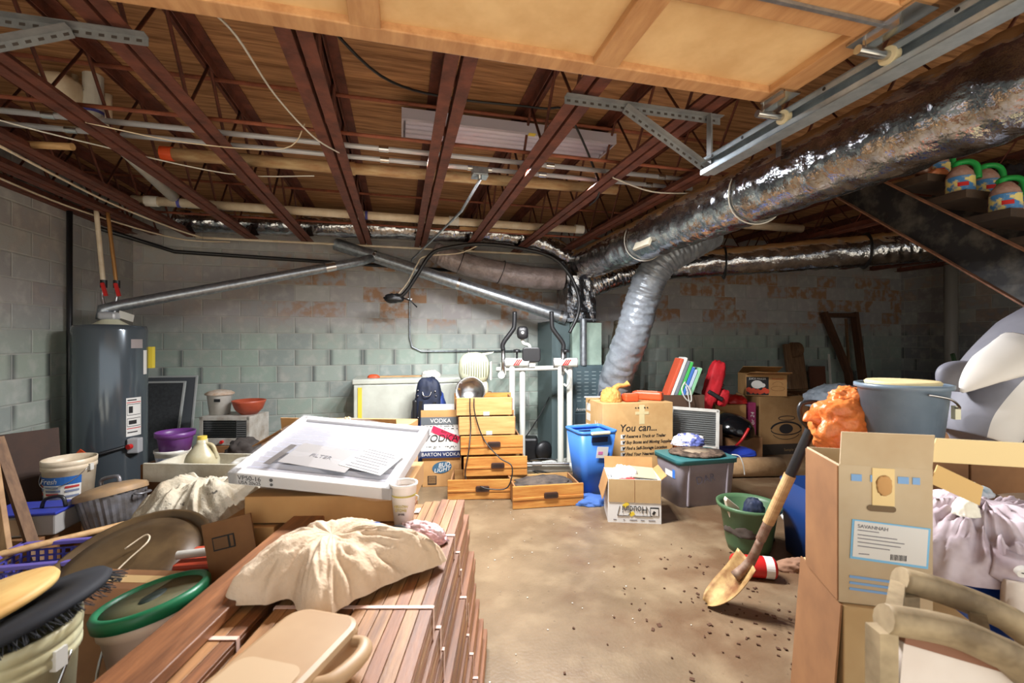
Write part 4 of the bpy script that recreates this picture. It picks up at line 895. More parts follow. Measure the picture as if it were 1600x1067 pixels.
for k in range(60): mb.box((rnd.uniform(-.18, .18), -.152, rnd.choice((.325, .34, .1, .115, .3))), (.012, .001, .006), (0, rnd.uniform(-1, 1), 0))
mb.obj('scroll_print', DRK, t)
plate('front_flap', CARD, t, (0, -.151, .455), .4, .075)

# five pine drawers in a stack, a sixth on the floor
def drawer(label, a, d, z, yaw, front, wd=.62, h=.185, mm=PINEY):
    t = thing('loose_drawer_box', label, 'drawer', spot(a, d, z), YA+R(yaw), 'pine drawers by the freezer')
    bw = wd-.06
    mb = MB().box((-bw/2, .2, h/2), (.015, .38, h*.85)).box((bw/2, .2, h/2), (.015, .38, h*.85)).box((0, .2, .02), (bw, .38, .01))
    mb.obj('drawer_box', mat('drawer_side', (150, 108, 70), .6), t)
    if front:
        b = MB().prism([(-wd/2, 0), (wd/2, 0), (wd/2, h), (-wd/2, h)], -.012, .012); b.prism([(-wd/2, h*.38), (wd/2, h*.38), (wd/2, h*.5), (-wd/2, h*.5)], -.018, -.010); b.obj('drawer_front', mm, t, bevel=.006)
        hd = MB().prism(rrect(.13, .055, .016), -.03, -.012, Matrix.Translation((0.02, 0, h*.55))).obj('drawer_handle', mat('handle_brown', (62, 40, 32), .4), t, bevel=.004)
        MB().prism(rrect(.1, .022, .01), -.0315, -.029, Matrix.Translation((0.02, 0, h*.55))).obj('handle_recess', mat('recess', (36, 26, 24), .5), hd)
        MB().box((0, .39, h/2), (bw, .014, h*.85)).obj('drawer_back', PINE, t)
    else:
        MB().box((0, 0, h/2), (bw, .018, h*.96)).obj('drawer_back', PINE, t, bevel=.003)
        MB().box((0.02, -.012, .02), (.06, .012, .035)).obj('white_clip', WHT, t)
        MB().box((0, .39, h/2), (wd, .02, h)).obj('drawer_front', PINEY, t)
    return t
drawer('varnished pine drawer at the bottom of the stack, on the floor', -.3, 4.26, .003, 3, True)
drawer('varnished pine drawer second from the floor in the stack', -.16, 4.38, .19, 5, True)
drawer('varnished pine drawer in the middle of the stack, its handle near the cord', -.2, 4.46, .377, 6, True)
drawer('raw pine drawer turned back to front, second from the top of the stack', -.25, 4.5, .564, 6, False)
drawer('raw pine drawer on top of the stack, turned back to front under the steel bowl', -.28, 4.54, .751, 6, False)
drawer('varnished pine drawer alone on the floor beside the stack, full of scraps', .33, 4.06, .003, 10, True, wd=.66, h=.2)
tag(MB().lump((.5, .3, .05), sub=4, amp=.2, fold=.3, seed=5).obj('scrap_wood', mat('scraps', (96, 84, 74), .9, 0, (60, 54, 50), 10), None, spot(.3, 4.26, .15), (0, 0, YA+R(10))), 'dark scraps filling the drawer on the floor', 'scraps')
tag(MB().tube([(-.02, -.02, .0), (-.02, -.035, -.1), (-.01, -.05, -.3), (-.02, -.16, -.5), (-.05, -.2, -.72), (.02, -.25, -.82)], .006, 8, smooth=6).tube([(.02, -.02, 0), (.03, -.04, -.15), (.12, -.07, -.4), (.28, -.2, -.55), (.4, -.26, -.62), (.36, -.3, -.8), (.2, -.3, -.82), (.1, -.28, -.8)], .006, 8, smooth=6).obj('power_cord', BLK, None, spot(-.4, 4.5, .935), (0, 0, YA)), 'black power cord hanging down the front of the pine drawers', 'cord')
t = thing('steel_bowl', 'shiny steel mixing bowl tipped on its side on top of the drawers', 'bowl', spot(-.44, 4.74, .97), rot=(R(72), 0, YA))
MB().lathe([(0, -.08), (.06, -.075), (.12, -.04), (.15, .02), (.158, .025), (.15, .028), (.115, -.03), (.05, -.06), (0, -.065)], 40).obj('bowl', STEEL, t)
t = thing('table_fan', 'cream table fan with a slatted round guard standing behind the steel bowl', 'fan', spot(-.42, 4.98, .0), YA)
MB().lathe([(0, .925), (.13, .925), (.13, .95), (.05, .98), (.035, 1.05), (0, 1.05)], 30).obj('fan_base', CREAM, t)
MB().lump((.2, .2, .11), (.06, .0, .985), sub=4, amp=.03, fold=0, base=False).obj('motor_housing', CREAM, t)
MB().lump((.34, .24, .18), (0, -.02, 1.2), sub=4, amp=.02, fold=.02, base=False, power=2.6).obj('guard_shell', mat('guard_cream', (184, 186, 158), .4), t)
mb = MB()
for k in range(11):
    x = -.14+.026*k; mb.tube([(x+.02*math.cos(R(a)), -.02-.14*math.cos(R(a))*math.sqrt(max(.05, 1-(x/.2)**2)), 1.2+.15*math.sin(R(a))*math.sqrt(max(.05, 1-(x/.2)**2))) for a in range(-80, 81, 20)], .004, 5)
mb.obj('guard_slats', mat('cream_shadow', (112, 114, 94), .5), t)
MB().box((.19, -.06, 1.18), (.02, .15, .2)).obj('side_plate', WHT, t, bevel=.006)
MB().prism([(0, 1.36), (.22, 1.385), (.2, 1.37), (.02, 1.33)], -.03, .03).obj('top_fin', CREAM, t)
carton('tall box behind the drawers carrying the cream fan', spot(-.42, 5.08, 0), .36, .26, .922, m=CARD2)
t = thing('long_handle', 'dark wooden handled object standing up between the golf bag and the drawers', 'tool', spot(-.63, 4.76, .32), rot=(0, R(6), YA))
MB().box((0, 0, .38), (.055, .025, .74)).obj('shaft', mat('dark_walnut', (62, 44, 34), .4), t, bevel=.01)
MB().cyl((-.0, -.014, .68), (0, -.018, .68), .012).obj('brass_stud', mat('brass', (176, 140, 74), .3, .9), t)

# elliptical exerciser
t = thing('exercise_machine', 'white framed exercise machine with black curved grips', 'exercise machine', spot(.32, 5.12, 0), YA)
WF = mat('white_frame', (198, 200, 192), .35)
for x, y in ((-.32, .0), (-.2, .05), (.235, .0), (.345, .05)): MB().cyl((x, y, .06), (x, y, 1.26), .034, .034).obj('upright_tube', WF, t)
MB().tube([(-.5, .02, 1.18), (.3, .02, 1.2)], .028, 14).obj('crossbar', WF, t)
for s in (-1, 1):
    c = -.265 if s < 0 else .29
    MB().cyl((c-.13, .0, 1.26), (c+.13, .0, 1.26), .052).obj('pivot_housing', WF, t)
    MB().cyl((c-.14, 0, 1.26), (c-.128, 0, 1.26), .054).cyl((c+.128, 0, 1.26), (c+.14, 0, 1.26), .054).obj('end_cap', mat('cap_grey', (120, 120, 118), .4), t)
    MB().cyl((c, -.02, 1.31), (c, -.02, 1.38), .012).lathe([(0, 1.37), (.04, 1.375), (.045, 1.39), (.035, 1.41), (0, 1.415)], 20, c=(c, -.02, 0)).obj('clamp_knob', BLK, t)
    text('///', .08, RED, t, (c, -.054, 1.26), name='red_mark', shear=.4, bold=.004)
    g = MB().tube([(s*.44+.02, -.02, 1.12), (s*.44+.02, -.02, 1.42)] if s < 0 else [(.26, -.02, 1.12), (.26, -.02, 1.42)], .024, 12).obj('lever_tube', STEEL, t)
    gx = -.42 if s < 0 else .26
    pts = [(gx, -.02, 1.4), (gx, -.02, 1.48), (gx-s*.1, -.02, 1.62), (gx-s*.125, -.02, 1.68), (gx-s*.13, -.02, 1.84)]
    MB().tube(pts, .026, 14, smooth=5).obj('foam_grip', BLK, t)
MB().cyl((-.44, -.05, 1.12), (-.44, .02, 1.12), .04).cyl((-.42, 0, 1.12), (-.42, 0, 1.26), .034).obj('lever_bracket', WF, t)
MB().prism(rrect(.21, .17, .04), -.03, .03, Matrix.Translation((-.1, -.02, 1.35))).obj('back_pad', BLK, t, bevel=.012)
MB().box((-.1, 0, 1.24), (.09, .05, .06)).obj('pad_bracket', WF, t)
MB().tube([(-.1, .03, 1.4), (-.13, .03, 1.46), (-.19, .02, 1.48), (-.2, .0, 1.56)], .02, 10, smooth=5).obj('console_stem', WF, t)
MB().lump((.13, .1, .075), (-.2, -.01, 1.6), sub=4, amp=.04, fold=.02, base=False, power=3).obj('console', BLK, t)
MB().cyl((-.2, -.065, 1.6), (-.2, -.06, 1.6), .018).obj('console_button', STEEL, t)
MB().cyl((-.55, -.2, .1), (.5, -.2, .12), .05).cyl((-.4, -.1, .06), (.5, .35, .06), .04).obj('floor_tube', WF, t)
MB().cyl((-.5, -.28, .18), (.3, -.28, .18), .018).cyl((-.1, -.28, .18), (0, -.28, .18), .028).obj('steel_rod', STEEL, t)
MB().tube([(.28, -.04, 1.18), (.33, -.06, 1.1), (.3, -.06, 1.0), (.27, -.04, 1.02)], .012, 8, smooth=5).obj('cable_loop', WF, t)
MB().box((-.32, -.12, .0), (.3, .5, .04)).obj('foot', BLK, t)
t = thing('tool_case', 'black tool case lying on the floor behind the exercise machine', 'case', spot(.2, 5.75, 0), YA)
MB().box((0, 0, .14), (.26, .2, .28)).obj('case_body', BLK, t, bevel=.03); MB().lathe([(0, -.04), (.1, -.04), (.12, 0), (.1, .04), (0, .04)], 24).obj('wheel', BLK, t, (.2, -.1, .13), (R(90), 0, R(20)))
rnd = random.Random(21)
mb = MB()
for q in range(7):
    p = Vector((rnd.uniform(-.4, .3), rnd.uniform(-.2, .3), .03)); P = [p]
    for k in range(6): p = p+Vector((rnd.uniform(-.2, .2), rnd.uniform(-.15, .15), 0)); P.append(Vector((p.x, p.y, .015+rnd.uniform(0, .1))))
    mb.tube(P, .006, 6, smooth=6)
tag(mb.obj('tangled_cables', BLK, None, spot(.2, 5.0, 0), (0, 0, YA)), 'tangle of thin black cables on the floor around the exercise machine', 'cable')
tag(MB().tube([(.4, .1, 1.1), (.36, 0, .8), (.1, -.05, .35), (-.05, 0, .2), (-.2, .1, .12)], .006, 8, smooth=8).obj('power_cord', BLK, None, spot(.12, 5.75, 0), (0, 0, YA)), 'thin black cord hanging down from the furnace to the floor', 'cord')

# blue bin, white printed box, moving box
def tapered(mb, w0, d0, w1, d1, z0, z1, r0, r1, n=5, bottom=True):
    A = [mb.bm.verts.new((x, y, z0)) for x, y in rrect(w0, d0, r0, n)]; B = [mb.bm.verts.new((x, y, z1)) for x, y in rrect(w1, d1, r1, n)]
    if bottom: mb.bm.faces.new(A[::-1])
    for i in range(len(A)): j = (i+1) % len(A); f = mb.bm.faces.new((A[i], A[j], B[j], B[i])); f.smooth = True
    return mb
t = thing('waste_bin', 'tall bright blue plastic waste bin with cream hand grips', 'waste bin', spot(.78, 4.44, 0), YA+R(18))
tapered(MB(), .26, .24, .4, .36, 0, .62, .05, .06).obj('bin_body', BLUE, t, solid=.006)
tapered(MB(), .4, .36, .42, .38, .61, .64, .06, .06, bottom=False).obj('rim', BLUE, t, solid=.02)
for yy in (-.2, .185): MB().box((0, yy, .63), (.2, .035, .03)).obj('hand_grip', CREAM, t, bevel=.01)
for s in (-1, 1): MB().box((0, s*.173-.008, .565), (.17, .006, .05), (R(-8*s), 0, 0)).obj('grip_slot', mat('slot_navy', (18, 30, 62), .6), t)
plate('sticker', WPRINT, t, (.03, -.177, .44), .12, .11, rot=(R(6), R(5), 0)); plate('sticker_print', mat('sticker_blue', (60, 60, 130), .6), t, (.03, -.179, .46), .06, .035, rot=(R(6), R(5), 0)); plate('sticker_print', mat('sticker_pink', (206, 120, 170), .6), t, (.01, -.1775, .435), .05, .03, rot=(R(6), R(5), 0))

t = carton('small white printed carton in front of the blue bin, its lettering upside down', spot(1.03, 3.87, 0), .43, .34, .36, rz=YA+R(-6), m=mat('carton_white', (222, 222, 218), .7), name='printed_carton', tape=False, open_=True, fm=CARD, flaps=(('l', .18, -75), ('b', .1, 80), ('r', .06, 40)))
plate('kraft_panel', CARD3, t, (0, -.174, .265), .42, .19)
plate('fold_line', CARD2, t, (0, -.1755, .265), .003, .19)
text('Houdini', .085, DRK, t, (.0, -.174, .115), (R(90), R(180), 0), sx=.75)
mb = MB()
for p, q in (((-.12, .14), (-.14, .06)), ((-.14, .06), (-.05, .06)), ((-.05, .06), (-.03, .085)), ((.0, .06), (.14, .06)), ((.14, .06), (.1, .13))): mb.bar((p[0], -.172, p[1]), (q[0], -.172, q[1]), .006, .002)
mb.obj('printed_outline', DRK, t); plate('yellow_flash', mat('yellow', (222, 196, 60), .5), t, (-.07, -.173, .15), .03, .05, rot=(0, R(50), 0)); plate('yellow_flash', mat('yellow', (222, 196, 60), .5), t, (-.02, -.173, .075), .03, .04, rot=(0, R(60), 0))
plate('printed_square', DRK, t, (.16, -.1725, .1), .07, .07); plate('printed_square_inner', WPRINT, t, (.16, -.174, .095), .06, .055); plate('printed_mark', DRK, t, (.155, -.1755, .09), .02, .03, rot=(0, R(30), 0))
for k, wd in enumerate((.04, .02, .1, .05, .09)): MB().box((-.16+.075*k, -.172, .025), (wd*.6, .001, .006)).obj('fine_print', mat('grey_text', (120, 118, 122), .7), t)
tag(MB().lump((.25, .2, .13), sub=5, amp=.15, fold=.25, seed=9).obj('plastic_bag', mat('white_bag', (220, 222, 222), .35, trans=.15), None, spot(.98, 3.92, .27), (0, 0, YA)), 'white plastic bag stuffed in the white printed carton', 'plastic bag')
tag(MB().lump((.18, .1, .04), sub=4, amp=.1, fold=.1, seed=3).obj('red_package', RED, None, spot(.98, 3.8, .3), (0, 0, YA)), 'red package showing at the rim of the white printed carton', 'package')
tag(MB().box((0, 0, 0), (.2, .2, .006)).obj('plastic_sheet', mat('grey_sheet', (176, 166, 140), .3), None, spot(1.14, 3.9, .36), (R(12), R(4), YA-R(6))), 'clear brown plastic sheet lying over the white printed carton', 'plastic sheet')
tag(MB().lump((.3, .22, .06), sub=4, amp=.2, fold=.3, seed=19).obj('blue_rag', mat('blue_rag', (60, 96, 160), .8), None, spot(.72, 4.18, 0), (0, 0, YA)), 'blue rag on the floor at the foot of the blue bin', 'rag')

t = carton('large tan moving box printed with a checklist', spot(1.27, 4.92, 0), .78, .52, .86, rz=YA+R(10), m=mat('moving_box', (204, 166, 112), .85, 0, (188, 146, 92), 3), name='moving_box')
f = -.2615
text('You can...', .105, DRK, t, (-.0, f, .6), shear=.15, bold=.001)
for k, s in enumerate(('Reserve a Truck or Trailer', 'Buy Boxes and Moving Supplies', 'Find a Self-Storage Location', 'Find Your Nearest U-Haul Location')):
    z = .515-.062*k; plate('tick_box', WPRINT, t, (-.175, f, z), .042, .042); text('v', .06, DRK, t, (-.168, f-.002, z+.005), shear=.3, bold=.003, name='tick_mark'); text(s, .046, DRK, t, (-.135, f, z), shear=.2, align='LEFT', sx=.88, bold=.0008)
text('online at', .095, DRK, t, (-.08, f, .25), shear=.15, bold=.001)
mb = MB().box((.04, f, .74), (.06, .0012, .2)).box((.04, f-.0006, .755), (.15, .0012, .03)); mb.obj('tape_strip', mat('pale_tape', (214, 198, 150), .4), t)
mb = MB()
for x in (-.03, 0, .07, .1): mb.cyl((x, f-.002, .81), (x, f, .81), .008, n=10)
mb.obj('staple_hole', DRK, t)
st = MB(); vs = []
for k in range(24): a = 2*math.pi*k/24; r = .16 if k % 2 else .1; vs.append((r*math.cos(a)*.8, r*math.sin(a)))
st.prism(vs, 0, .002); st.obj('starburst', WPRINT, t, (-.3935, -.08, .5), (0, 0, R(-90)))
text('70%', .12, DRK, t, (-.3965, -.08, .46), (R(90), 0, R(-90)), shear=.2)
for z in (.77, .66, .54): MB().box((-.391, .17, z), (.002, .12, .08)).obj('printed_panel', WPRINT, t)

TB = spot(1.27, 4.92, .862)
t = thing('paper_bundle', 'wrinkled tan paper bag bundle with a twisted neck on the moving box', 'bundle', spot(1.06, 4.8, .863), YA)
PB = mat('kraft_bag', (206, 158, 84), .8, 0, (178, 126, 62), 8, bump=.3)
MB().lump((.2, .18, .13), (0, 0, .0), sub=5, amp=.08, fold=.3, seed=4, foldvec=(2, 2, .3)).obj('bag', PB, t); MB().tube([(.04, 0, .12), (.08, 0, .16), (.15, 0, .17), (.19, 0, .19)], [.04, .03, .02, .035], 10, smooth=4, wob=.3, wf=30).obj('twisted_neck', PB, t)
for label, a, d, yaw, wd, dd, h in (('smaller orange plastic case beside the paper bag bundle', 1.26, 4.78, -10, .16, .12, .08), ('longer orange-red plastic case at the back of the moving box', 1.49, 4.92, 30, .32, .12, .09)):
    t = thing('orange_case', label, 'case', spot(a, d, .863), YA+R(-yaw))
    MB().box((0, 0, h/2), (wd, dd, h)).obj('case_body', ORG, t, bevel=.02); MB().box((0, 0, h+.002), (wd*.7, dd*.5, .006)).obj('raised_panel', mat('case_light', (226, 130, 100), .5), t, bevel=.002)
t = thing('hand_tool', 'thin white rod and blue handled tool lying along the moving box', 'tool', spot(1.2, 4.98, .875), YA+R(3))
MB().cyl((-.4, 0, .01), (.2, -.02, .01), .009).obj('rod', WHT, t); MB().cyl((.0, 0, .02), (.08, 0, .02), .02).obj('blue_band', mat('band_blue', (40, 40, 130), .5), t); MB().lump((.06, .05, .07), (-.2, .03, .0), sub=3, amp=.1, fold=.1).obj('blue_handle', NAVY, t)

# lidded tote, air filter, book box
TOTE = mat('tote_grey', (160, 152, 158), .4, 0, (146, 138, 144), 4)
t = thing('storage_tote', 'big grey plastic tote with a teal lid on the concrete', 'tote', spot(1.74, 4.27, 0), YA+R(13))
tapered(MB(), .54, .36, .6, .42, 0, .4, .05, .06).obj('tote_body', TOTE, t)
tapered(MB(), .63, .45, .63, .45, .39, .425, .06, .06).obj('lid_skirt', mat('tote_lid', (62, 122, 124), .4), t); 
MB().prism(rrect(.63, .45, .06), .42, .43, Matrix(((1, 0, 0, 0), (0, 0, 1, 0), (0, 1, 0, 0), (0, 0, 0, 1)))).obj('lid', mat('tote_lid', (62, 122, 124), .4), t)
for s in (-1, 1): MB().box((s*.2, -.196, .2), (.02, .025, .38), (R(4), 0, 0)).obj('corner_rib', TOTE, t, bevel=.006)
text('DAR', .1, mat('grey_ink', (92, 86, 94), .7), t, (-.03, -.206, .25), (R(86), R(-8), 0)); plate('paper_label', WPRINT, t, (-.292, -.05, .3), .002, .1, .16); plate('blue_label_strip', BLUE, t, (-.2935, -.11, .3), .002, .1, .04)
t = thing('woven_mat', 'dark round woven mat lying on the teal tote lid', 'mat', spot(1.76, 4.27, .432), YA)
mb = MB().lathe([(0, .0), (.24, .0), (.26, .012), (.25, .025), (.14, .03), (.08, .022), (0, .022)], 60, sy=.75)
for v in mb.bm.verts: v.co += Vector((noise.noise(v.co*30), noise.noise(v.co*30+Vector((4, 0, 0))), noise.noise(v.co*30+Vector((8, 0, 0)))))*.012
mb.obj('woven_ring', mat('woven_dark', (70, 56, 46), .8, 0, (120, 100, 84), 22, contrast=(.42, .58)), t)
MB().lathe([(0, .028), (.12, .028), (.125, .02)], 30, sy=.7).obj('pale_centre', mat('pale_centre', (176, 158, 134), .8, 0, (150, 128, 104), 8), t)
tag(MB().tube([(0, 0, .44), (.06, -.02, .43), (.09, -.03, .36), (.1, -.04, .26)], .006, 8, smooth=6).obj('white_string', WHT, None, spot(2.06, 4.2, 0), (0, 0, YA)), 'white string hanging over the corner of the tote', 'string')

t = thing('louvred_vent', 'white framed grey louvred vent panel leaning by the moving box', 'vent panel', spot(1.97, 4.86, .36), rot=(R(-8), R(3), YA+R(-10)))
MB().box((-.24, 0, .2), (.035, .025, .42)).box((.24, 0, .2), (.035, .025, .42)).box((0, 0, .4), (.5, .025, .035)).box((0, 0, .005), (.5, .025, .035)).obj('frame', WHT, t, bevel=.003)
mb = MB().box((0, .006, .2), (.46, .004, .4))
for k in range(16): mb.box((0, -.002, .03+.0225*k), (.46, .012, .003), (R(30), 0, 0))
mb.obj('louvre_slats', mat('louvre_grey', (104, 106, 104), .5), t)
carton('brown box hidden under the louvred vent panel', spot(1.95, 4.92, 0), .5, .3, .35, m=CARD2)
t = thing('patterned_cloth', 'red, white and blue patterned cloth lying by the vent panel', 'cloth', spot(1.83, 4.66, .43), YA)
MB().lump((.3, .14, .1), sub=5, amp=.15, fold=.3, seed=14).obj('cloth', mat('patterned', (226, 222, 220), .8, 0, (110, 120, 190), 9, contrast=(.48, .52)), t)
tag(MB().box((0, 0, .07), (.26, .12, .14)).obj('orange_box', mat('orange_card', (200, 110, 50), .6), None, spot(1.84, 4.68, .29), (0, 0, YA), bevel=.004), 'small orange cardboard box behind the teal lidded tote', 'box')
carton('low brown box under the small orange box', spot(1.84, 4.7, 0), .3, .15, .288, m=CARD2)

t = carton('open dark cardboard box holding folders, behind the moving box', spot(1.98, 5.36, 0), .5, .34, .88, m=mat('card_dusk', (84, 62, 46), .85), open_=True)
FOL = [('orange', (214, 92, 60), -.22, 21, 1.3), ('white', (224, 224, 218), -.165, 21, 1.31), ('grey', (120, 128, 136), -.11, 21, 1.27), ('bright green', (70, 186, 88), -.055, 21, 1.26), ('blue', (70, 120, 200), 0, 21, 1.2), ('pale blue', (190, 206, 224), .055, 21, 1.17), ('mint green', (146, 206, 160), .11, 21, 1.19)]
for nm, c, x, lean, top in FOL:
    t = thing('ring_binder', nm + ' folder leaning in the dark box behind the moving box', 'folder', spot(1.93+x*.78, 5.3, .72), rot=(0, R(lean), YA), group='folders in the dark box')
    h = (top-.72)/math.cos(R(lean)); MB().box((0, 0, h/2), (.034, .2, h)).obj('cover', mat('folder_'+nm, c, .45), t, bevel=.004)
    MB().box((0, 0, h+.001), (.022, .19, .004)).obj('pages', WPRINT, t)
tag(MB().tube([(0, 0, .2), (-.05, -.03, .12), (-.02, -.05, .02), (.05, -.04, -.02), (.05, -.02, .1), (.0, 0, .18)], .008, 8, smooth=6).tube([(0, -.02, .15), (.03, -.05, -.05), (.02, -.05, -.2)], .006, 8, smooth=5).obj('string_loop', WHT, None, spot(1.98, 5.12, .84), (0, 0, YA)), 'white cord looped over the edge of the dark folder box', 'cord')
t = thing('fabric_bundle', 'red fabric bundle with dark straps standing beside the folders', 'fabric bundle', spot(2.29, 5.44, .52), rot=(0, R(16), YA))
REDC = mat('red_cloth', (206, 30, 42), .7, 0, (170, 20, 32), 6)
MB().lump((.18, .14, .26), (0.02, 0, .5), sub=4, amp=.1, fold=.15, seed=3, base=False, power=3.5).lump((.14, .12, .2), (.0, 0, .26), sub=4, amp=.1, fold=.15, seed=6, base=False, power=3.5).lump((.14, .1, .1), (.17, 0, .36), sub=4, amp=.1, fold=.15, seed=9, base=False, power=3).obj('red_cover', REDC, t)
MB().box((.05, -.02, .36), (.2, .14, .05), (0, R(15), 0)).box((.12, 0, .5), (.05, .05, .04)).obj('dark_strap', BLK, t, bevel=.01)
MB().lump((.2, .15, .12), (-.0, 0, .05), sub=4, amp=.2, fold=.2).obj('dark_base', mat('dark_bronze', (60, 44, 38), .6), t)
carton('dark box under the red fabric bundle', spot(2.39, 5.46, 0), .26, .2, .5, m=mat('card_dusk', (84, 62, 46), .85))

# printed boxes near the far wall
t = carton('large brown box printed with a big eye', spot(3.56, 6.2, 0), .66, .5, .77, rz=YA+R(8), m=mat('eye_box', (150, 116, 74), .85, 0, (134, 100, 60), 3), name='eye_printed_box')
def ring(mb, cx, cz, rx, rz_, wd, a0, a1, y=-.2525):
    n = 24; P = [(cx+rx*math.cos(R(a0+(a1-a0)*k/n)), cz+rz_*math.sin(R(a0+(a1-a0)*k/n))) for k in range(n+1)]
    for p, q in zip(P, P[1:]): mb.bar((p[0], y, p[1]), (q[0], y, q[1]), .002, wd, (0, 0, 1))
mb = MB(); ring(mb, .05, .33, .22, .1, .022, 5, 175); ring(mb, .05, .33, .22, .07, .012, 185, 355); ring(mb, .06, .48, .12, .03, .008, 0, 360); ring(mb, .05, .3, .2, .1, .006, 200, 340); mb.obj('printed_eye', DRK, t)
mb = MB(); mb.lathe([(0, 0), (.1, .001)], 30, sy=.65); mb.obj('printed_iris', DRK, t, (.05, -.2525, .34), (R(90), 0, 0))
plate('printed_base', mat('soft_black', (44, 36, 28), .8), t, (0, -.2515, .07), .655, .14)
text('Google', .06, mat('print_tan', (120, 96, 64), .8), t, (.12, -.254, .06), shear=.1) if False else text('Sample 24', .05, mat('print_tan', (120, 96, 64), .8), t, (.12, -.254, .06))
t = carton('long narrow magenta and white carton standing beside the eye printed box', spot(3.12, 6.0, 0), .1, .3, .7, rz=YA+R(8), m=mat('magenta_card', (140, 40, 84), .7), tape=False)
text('Flower 20 or 24', .075, WPRINT, t, (0, -.153, .33), (R(90), R(-90), 0), shear=.2)
t = carton('battered open carton printed with fruit and a picture, on the eye printed box', spot(3.44, 6.18, .775), .5, .42, .28, rz=YA+R(-14), m=CARD, name='fruit_carton', tape=False, open_=True, flaps=(('f', .22, 12), ('b', .3, 160), ('r', .3, 175)))
plate('black_print', DRK, t, (-.105, -.213, .13), .27, .24)
text('JUICE MAKER', .035, WPRINT, t, (-.105, -.2155, .225)); mb = MB(); rnd = random.Random(2)
for k in range(9): mb.lathe([(0, 0), (.02+.014*rnd.random(), .0006)], 14, c=(-.21+.027*k, rnd.uniform(-.01, .03), 0))
mb.obj('printed_fruit', mat('fruit_red', (206, 70, 40), .6), t, (0, -.2145, .05), (R(90), 0, 0))
mb = MB().lathe([(0, 0), (.055, .0006)], 24, sx=1.3).lathe([(0, 0), (.03, .0006)], 24, c=(.06, -.01, .0004), sx=1.4); mb.obj('printed_machine', WPRINT, t, (-.11, -.2145, .15), (R(90), 0, 0))
text('Squeezer', .04, mat('orange_ink', (196, 100, 44), .7), t, (.14, -.213, .23)); mb = MB(); ring(mb, .14, .15, .06, .04, .004, 0, 180, -.2125); ring(mb, .14, .1, .08, .03, .004, 0, 360, -.2125); mb.obj('printed_sketch', CARD2, t)
plate('grey_tape', mat('grey_tape', (120, 124, 128), .4), t, (.252, .05, .09), .003, .05, .1)
t = thing('helmet', 'shiny black dome lying under the boxes by the far wall', 'helmet', spot(2.72, 5.52, .43), rot=(R(10), R(14), YA))
MB().lathe([(.25, 0), (.25, .02), (.22, .09), (.15, .15), (.06, .175), (0, .18)], 40).lathe([(.25, 0), (.2, -.06), (0, -.09)], 40).obj('dome', mat('gloss_black', (16, 16, 18), .15), t)
MB().tube([(.06, -.22, .1), (.03, -.25, .03), (.0, -.26, -.06), (-.03, -.24, -.15)], .016, 8, smooth=4).obj('red_strap', RED, t)
carton('low brown box under the black dome', spot(2.82, 5.6, 0), .46, .3, .33, m=CARD2)
carton('tan carton with a purple flower mark behind the black dome', spot(2.82, 5.95, 0), .42, .3, .68, m=CARD, rz=YA+R(5))
t = thing('yellow_tube', 'yellow paper tube lying across the black dome', 'tube', spot(2.72, 5.62, .58), rot=(0, R(12), YA)); MB().cyl((-.14, 0, 0), (.14, 0, 0), .02).obj('tube', mat('yellow_paper', (214, 186, 112), .6), t)
tag(MB().lump((.3, .2, .1), sub=4, amp=.15, fold=.25, seed=4).obj('red_rag', RED, None, spot(2.95, 5.95, .685), (0, 0, YA)), 'red cloth lying on the tan carton behind the black dome', 'cloth')
tag(MB().lump((.62, .3, .07), sub=5, amp=.05, fold=.06, seed=4, power=4).obj('blue_mat', mat('blue_mat', (36, 64, 170), .6), None, spot(2.48, 5.18, .203), (0, 0, YA+R(4))), 'bright blue folded mat in front of the black dome', 'mat')
carton('flat box under the blue folded mat', spot(2.5, 5.2, 0), .5, .22, .2, m=CARD2)
t = thing('carpet_roll', 'rolled tan carpet lying behind the teal lidded tote', 'carpet', spot(2.6, 4.98, .105), YA+R(4))
mb = MB().tube([(-.42, 0, 0), (.4, 0, 0)], .105, 30); mb.obj('roll', mat('carpet_tan', (174, 140, 100), .95, 0, (156, 122, 84), 12, bump=.3, bscale=120), t)
mb = MB(); mb.tube([(.402, (.014+.0028*k/3)*math.cos(k*.4), (.014+.0028*k/3)*math.sin(k*.4)) for k in range(0, 92)], .004, 5); mb.obj('rolled_edge', mat('carpet_edge', (110, 86, 60), .95), t)
tag(MB().box((0, 0, .36), (.32, .06, .72)).tube([(-.06, -.04, .62), (.06, -.04, .62)], .12, 20).obj('wooden_tool_board', WOODD, None, (6.05, 5.7, .75), (R(-10), 0, R(-4)), bevel=.01), 'weathered wooden board propped on boxes against the far block wall', 'board')
carton('brown box against the far wall under the weathered board', (6.05, 5.66, 0), .6, .5, .745, rz=0, m=CARD2)
t = thing('timber_surround', 'tall crooked dark wooden frame leaning at the far wall', 'frame', (7.05, 5.6, 0), rot=(R(-8), 0, R(-6)))
FRM = mat('frame_wood', (96, 62, 40), .6, 0, (70, 44, 28), 4, (8, 8, 1))
MB().bar((-.32, 0, 1.95), (.3, 0, 1.95), .06, .11, (0, 1, 0)).obj('top_rail', FRM, t, bevel=.006); MB().bar((.27, 0, 2.0), (.27, 0, .2), .06, .12, (0, 1, 0)).obj('side_rail', FRM, t, bevel=.006)
MB().bar((-.3, 0, 2.0), (.02, 0, 1.0), .06, .12, (0, 1, 0)).bar((.02, 0, 1.02), (.02, 0, .2), .06, .12, (0, 1, 0)).obj('crooked_rail', FRM, t, bevel=.006)
MB().bar((.12, .02, 1.9), (.05, .02, .9), .03, .03).obj('brace', WOODD, t)
